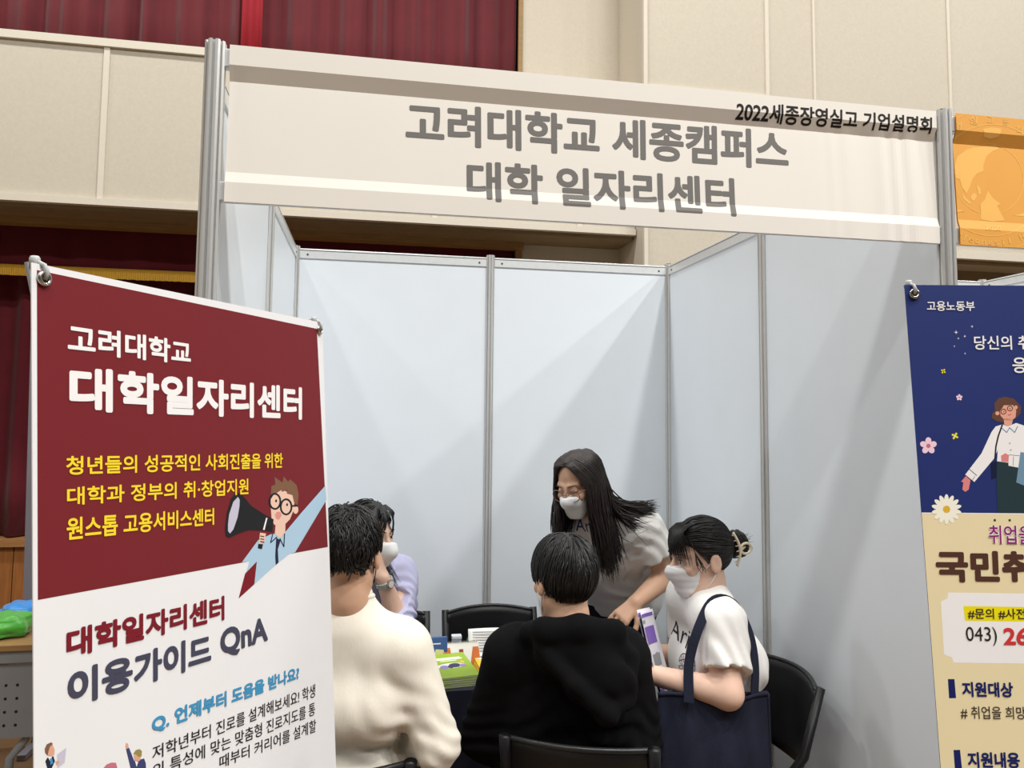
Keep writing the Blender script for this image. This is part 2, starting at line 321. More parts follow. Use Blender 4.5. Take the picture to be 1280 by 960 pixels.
LEFT_P=[('print_maroon_field',1,[(0.0062,-0.0067),(0.579,-0.0128),(0.5946,-0.3942),(0.0052,-0.3338)]),('art_sky',2,[(0.592,-0.2878),(0.5953,-0.3125),(0.4857,-0.3821),(0.4671,-0.3815),(0.4306,-0.3894),(0.3709,-0.4053),(0.3786,-0.3743),(0.3515,-0.3851),(0.3603,-0.3702),(0.3421,-0.3676),(0.3833,-0.3443),(0.4167,-0.3416),(0.4305,-0.3427),(0.4566,-0.3459),(0.5088,-0.3225)]),('print_maroon',3,[(0.3786,-0.3743),(0.3709,-0.4053),(0.3323,-0.4157),(0.349,-0.385)]),('art_skin',4,[(0.4313,-0.3264),(0.4594,-0.3296),(0.4576,-0.3461),(0.4418,-0.3516),(0.4282,-0.3423)]),('art_navy',4,[(0.4316,-0.3492),(0.4394,-0.3532),(0.4451,-0.3537),(0.4354,-0.3676),(0.4363,-0.388),(0.4282,-0.3901),(0.4275,-0.3762)]),('art_navy',5,[(0.4215,-0.3407),(0.4142,-0.3537),(0.4168,-0.3546),(0.4241,-0.3415)]),('art_navy',5,[(0.4161,-0.3547),(0.4348,-0.3492),(0.433,-0.3477),(0.4144,-0.3533)]),('art_navy',5,[(0.4542,-0.3465),(0.4511,-0.3671),(0.454,-0.3677),(0.4571,-0.347)]),('art_navy',5,[(0.4542,-0.3673),(0.4429,-0.3519),(0.4403,-0.3521),(0.4515,-0.3675)]),('art_skin',5,[(0.4187,-0.2993),(0.42,-0.3196),(0.4265,-0.3282),(0.438,-0.3338),(0.4523,-0.3349),(0.4724,-0.3277),(0.4831,-0.3161),(0.4892,-0.2983),(0.482,-0.2894),(0.4503,-0.2778),(0.4311,-0.2807),(0.4191,-0.2893)]),('art_skin',4,[(0.4991,-0.3162),(0.4984,-0.3187),(0.4964,-0.3206),(0.4937,-0.3216),(0.4905,-0.3217),(0.4874,-0.3207),(0.4848,-0.3189),(0.4832,-0.3165),(0.4827,-0.3139),(0.4835,-0.3115),(0.4853,-0.3096),(0.4881,-0.3085),(0.4912,-0.3085),(0.4944,-0.3094),(0.497,-0.3112),(0.4986,-0.3136)]),('art_brown',6,[(0.4194,-0.283),(0.4214,-0.2694),(0.4326,-0.2686),(0.4309,-0.2564),(0.4532,-0.2677),(0.4571,-0.2582),(0.4705,-0.2683),(0.4757,-0.2648),(0.4956,-0.2763),(0.501,-0.2917),(0.4963,-0.31),(0.4864,-0.3033),(0.4819,-0.2907),(0.4646,-0.286),(0.4673,-0.2811),(0.4501,-0.2816),(0.4503,-0.2786),(0.431,-0.2827)]),('art_blush',6,[(0.4344,-0.3104),(0.4448,-0.3119),(0.4488,-0.3176),(0.4409,-0.3233),(0.4329,-0.3211),(0.4295,-0.3147)]),('art_black',7,[(0.4484,-0.2962),(0.4473,-0.3001),(0.4424,-0.2985),(0.4432,-0.2955)]),('art_black',7,[(0.4473,-0.3001),(0.4446,-0.3034),(0.4404,-0.3011),(0.4424,-0.2985)]),('art_black',7,[(0.4446,-0.3034),(0.4405,-0.3057),(0.4375,-0.303),(0.4404,-0.3011)]),('art_black',7,[(0.4405,-0.3057),(0.4354,-0.3068),(0.4339,-0.304),(0.4375,-0.303)]),('art_black',7,[(0.4354,-0.3068),(0.4299,-0.3067),(0.43,-0.3039),(0.4339,-0.304)]),('art_black',7,[(0.4299,-0.3067),(0.4245,-0.3053),(0.4262,-0.3029),(0.43,-0.3039)]),('art_black',7,[(0.4245,-0.3053),(0.4197,-0.3028),(0.4228,-0.301),(0.4262,-0.3029)]),('art_black',7,[(0.4197,-0.3028),(0.416,-0.2994),(0.4202,-0.2984),(0.4228,-0.301)]),('art_black',7,[(0.416,-0.2994),(0.4137,-0.2956),(0.4185,-0.2954),(0.4202,-0.2984)]),('art_black',7,[(0.4137,-0.2956),(0.4131,-0.2915),(0.4181,-0.2922),(0.4185,-0.2954)]),('art_black',7,[(0.4131,-0.2915),(0.4141,-0.2877),(0.4188,-0.2892),(0.4181,-0.2922)]),('art_black',7,[(0.4141,-0.2877),(0.4167,-0.2845),(0.4207,-0.2866),(0.4188,-0.2892)]),('art_black',7,[(0.4167,-0.2845),(0.4207,-0.2821),(0.4235,-0.2847),(0.4207,-0.2866)]),('art_black',7,[(0.4207,-0.2821),(0.4256,-0.2809),(0.4271,-0.2837),(0.4235,-0.2847)]),('art_black',7,[(0.4256,-0.2809),(0.4311,-0.2809),(0.431,-0.2837),(0.4271,-0.2837)]),('art_black',7,[(0.4311,-0.2809),(0.4366,-0.2822),(0.4349,-0.2847),(0.431,-0.2837)]),('art_black',7,[(0.4366,-0.2822),(0.4415,-0.2847),(0.4383,-0.2866),(0.4349,-0.2847)]),('art_black',7,[(0.4415,-0.2847),(0.4453,-0.288),(0.441,-0.2892),(0.4383,-0.2866)]),('art_black',7,[(0.4453,-0.288),(0.4477,-0.292),(0.4427,-0.2922),(0.441,-0.2892)]),('art_black',7,[(0.4477,-0.292),(0.4484,-0.2962),(0.4432,-0.2955),(0.4427,-0.2922)]),('art_black',7,[(0.4809,-0.3092),(0.4798,-0.3132),(0.4746,-0.3115),(0.4754,-0.3084)]),('art_black',7,[(0.4798,-0.3132),(0.4769,-0.3165),(0.4725,-0.3142),(0.4746,-0.3115)]),('art_black',7,[(0.4769,-0.3165),(0.4725,-0.3188),(0.4694,-0.3161),(0.4725,-0.3142)]),('art_black',7,[(0.4725,-0.3188),(0.4672,-0.3199),(0.4656,-0.317),(0.4694,-0.3161)]),('art_black',7,[(0.4672,-0.3199),(0.4614,-0.3197),(0.4615,-0.3169),(0.4656,-0.317)]),('art_black',7,[(0.4614,-0.3197),(0.4557,-0.3182),(0.4575,-0.3158),(0.4615,-0.3169)]),('art_black',7,[(0.4557,-0.3182),(0.4507,-0.3156),(0.4539,-0.3138),(0.4575,-0.3158)]),('art_black',7,[(0.4507,-0.3156),(0.4468,-0.3122),(0.4511,-0.3111),(0.4539,-0.3138)]),('art_black',7,[(0.4468,-0.3122),(0.4444,-0.3082),(0.4494,-0.308),(0.4511,-0.3111)]),('art_black',7,[(0.4444,-0.3082),(0.4437,-0.304),(0.449,-0.3047),(0.4494,-0.308)]),('art_black',7,[(0.4437,-0.304),(0.4448,-0.3001),(0.4498,-0.3017),(0.449,-0.3047)]),('art_black',7,[(0.4448,-0.3001),(0.4476,-0.2968),(0.4517,-0.2991),(0.4498,-0.3017)]),('art_black',7,[(0.4476,-0.2968),(0.4517,-0.2945),(0.4547,-0.2972),(0.4517,-0.2991)]),('art_black',7,[(0.4517,-0.2945),(0.457,-0.2933),(0.4585,-0.2962),(0.4547,-0.2972)]),('art_black',7,[(0.457,-0.2933),(0.4627,-0.2933),(0.4626,-0.2962),(0.4585,-0.2962)]),('art_black',7,[(0.4627,-0.2933),(0.4685,-0.2947),(0.4666,-0.2972),(0.4626,-0.2962)]),('art_black',7,[(0.4685,-0.2947),(0.4736,-0.2973),(0.4703,-0.2992),(0.4666,-0.2972)]),('art_black',7,[(0.4736,-0.2973),(0.4777,-0.3008),(0.4731,-0.3019),(0.4703,-0.2992)]),('art_black',7,[(0.4777,-0.3008),(0.4802,-0.3049),(0.4749,-0.3051),(0.4731,-0.3019)]),('art_black',7,[(0.4802,-0.3049),(0.4809,-0.3092),(0.4754,-0.3084),(0.4749,-0.3051)]),('art_black',7,[(0.4776,-0.3087),(0.4975,-0.3109),(0.4973,-0.3082),(0.4774,-0.3061)]),('art_black',7,[(0.4366,-0.2938),(0.4357,-0.2954),(0.4337,-0.2958),(0.4317,-0.2948),(0.431,-0.2931),(0.4319,-0.2916),(0.4339,-0.2912),(0.4359,-0.2921)]),('art_black',7,[(0.4681,-0.304),(0.4672,-0.3055),(0.465,-0.3059),(0.463,-0.305),(0.4622,-0.3032),(0.4632,-0.3017),(0.4653,-0.3013),(0.4673,-0.3022)]),('art_black',6,[(0.3309,-0.2682),(0.3447,-0.2726),(0.3685,-0.2924),(0.4024,-0.3099),(0.4255,-0.3204),(0.4214,-0.3386),(0.3969,-0.3325),(0.3588,-0.3256),(0.3307,-0.3267),(0.3132,-0.3287),(0.3059,-0.3246),(0.3043,-0.3153),(0.3088,-0.2956),(0.319,-0.2764)]),('art_lilac',7,[(0.3358,-0.2751),(0.3396,-0.2795),(0.3388,-0.2883),(0.3335,-0.3039),(0.3232,-0.3185),(0.3154,-0.3229),(0.311,-0.3187),(0.3113,-0.3097),(0.3144,-0.2964),(0.3246,-0.2806)]),('print_white',7,[(0.4053,-0.3148),(0.4088,-0.3159),(0.4,-0.3325),(0.3961,-0.3309)]),('art_skin',7,[(0.3881,-0.3342),(0.4037,-0.3381),(0.3987,-0.3508),(0.3843,-0.3505)]),('art_black',8,[(0.388,-0.3397),(0.3985,-0.3427),(0.399,-0.3413),(0.3885,-0.3384)]),('art_black',8,[(0.3878,-0.3438),(0.3983,-0.3468),(0.3988,-0.3454),(0.3883,-0.3425)]),('art_black',8,[(0.3876,-0.3477),(0.3981,-0.3507),(0.3987,-0.3493),(0.3881,-0.3463)]),('art_black',8,[(0.3831,-0.3496),(0.3951,-0.3525),(0.3922,-0.3588),(0.3819,-0.3557)]),('art_brown',3,[(0.0121,-0.4782),(0.0143,-0.475),(0.0194,-0.4752),(0.0216,-0.4776),(0.0179,-0.479),(0.0163,-0.4824),(0.0152,-0.4861),(0.0125,-0.482)]),('art_skin2',2,[(0.0157,-0.478),(0.0208,-0.4773),(0.0237,-0.4846),(0.023,-0.489),(0.0193,-0.4892),(0.0154,-0.4858)]),('art_navy',2,[(0.0127,-0.4903),(0.0149,-0.488),(0.0222,-0.4899),(0.0238,-0.4954),(0.0192,-0.5016),(0.0155,-0.4999)]),('print_white',3,[(0.0156,-0.4878),(0.02,-0.4889),(0.0195,-0.4952)]),('print_blue',4,[(0.0178,-0.49),(0.0203,-0.4908),(0.0217,-0.4962),(0.0185,-0.4965)]),('art_lilac',2,[(0.0267,-0.4901),(0.0377,-0.4883),(0.0356,-0.502),(0.027,-0.5035)]),('art_skin2',3,[(0.0244,-0.4957),(0.0281,-0.4964),(0.0297,-0.4999),(0.0258,-0.5002)]),('art_skin2',2,[(0.1182,-0.5186),(0.1213,-0.5211),(0.122,-0.5254),(0.1186,-0.5258),(0.1172,-0.5226)]),('art_navy2',2,[(0.1181,-0.5253),(0.1227,-0.526),(0.13,-0.5433),(0.1456,-0.548),(0.1482,-0.5544),(0.1484,-0.5649),(0.126,-0.5543)]),('print_white',3,[(0.1312,-0.5442),(0.1368,-0.546),(0.1337,-0.5518)]),('art_skin2',3,[(0.1298,-0.5368),(0.133,-0.5369),(0.1368,-0.5413),(0.1411,-0.5433),(0.1387,-0.5473),(0.1342,-0.5469),(0.1304,-0.5417)]),('art_olive',4,[(0.1288,-0.5353),(0.1327,-0.5329),(0.1389,-0.5346),(0.1422,-0.5385),(0.1413,-0.5436),(0.1364,-0.542),(0.1327,-0.5373)]),('art_pink',2,[(0.0847,-0.5323),(0.0861,-0.5304),(0.09,-0.5289),(0.097,-0.5302),(0.1032,-0.5333),(0.1058,-0.5422)])]
RIGHT_T=[('고용노동부','print_white',0.015,[(0.0312,-0.0414),(0.1037,-0.0411),(0.0317,-0.026),(0.1051,-0.0258)]),('당신의','print_white',0.012,[(0.0979,-0.1019),(0.1552,-0.1014),(0.0992,-0.08),(0.1561,-0.0796)]),('취','print_white',0.012,[(0.1643,-0.1013),(0.1829,-0.1012),(0.1651,-0.0795),(0.1839,-0.0794)]),('응','print_white',0.015,[(0.1523,-0.1373),(0.1734,-0.1371),(0.1541,-0.1133),(0.1751,-0.1132)]),('취업을','print_white',0.09,[(0.0937,-0.3918),(0.1591,-0.392),(0.095,-0.3642),(0.1606,-0.3644)]),('취업을','print_purple',0.012,[(0.0943,-0.3914),(0.1579,-0.3917),(0.0956,-0.3645),(0.1594,-0.3648)]),('국민취','print_brown',0.05,[(0.014,-0.447),(0.1514,-0.4461),(0.0152,-0.4021),(0.1541,-0.4012)]),('#문의','ink_brown',0.012,[(0.0549,-0.4978),(0.0923,-0.4976),(0.0552,-0.4833),(0.0928,-0.4829)]),('#사전','ink_brown',0.012,[(0.0985,-0.4975),(0.1367,-0.4972),(0.099,-0.4828),(0.1376,-0.4824)]),('043)','ink_black',0.0,[(0.0497,-0.5346),(0.0935,-0.5344),(0.0502,-0.5088),(0.0941,-0.5086)]),('26','print_red',0.035,[(0.1026,-0.5334),(0.1378,-0.533),(0.1037,-0.5094),(0.139,-0.5092)]),('지원대상','print_navy',0.03,[(0.0382,-0.6049),(0.1095,-0.6043),(0.0382,-0.5845),(0.1103,-0.5841)]),('# 취업을 희망','ink_brown',0.004,[(0.0334,-0.6345),(0.1241,-0.6335),(0.0337,-0.6175),(0.1246,-0.6166)]),('지원내용','print_navy',0.03,[(0.038,-0.6992),(0.1101,-0.6983),(0.0381,-0.6784),(0.1107,-0.6775)])]
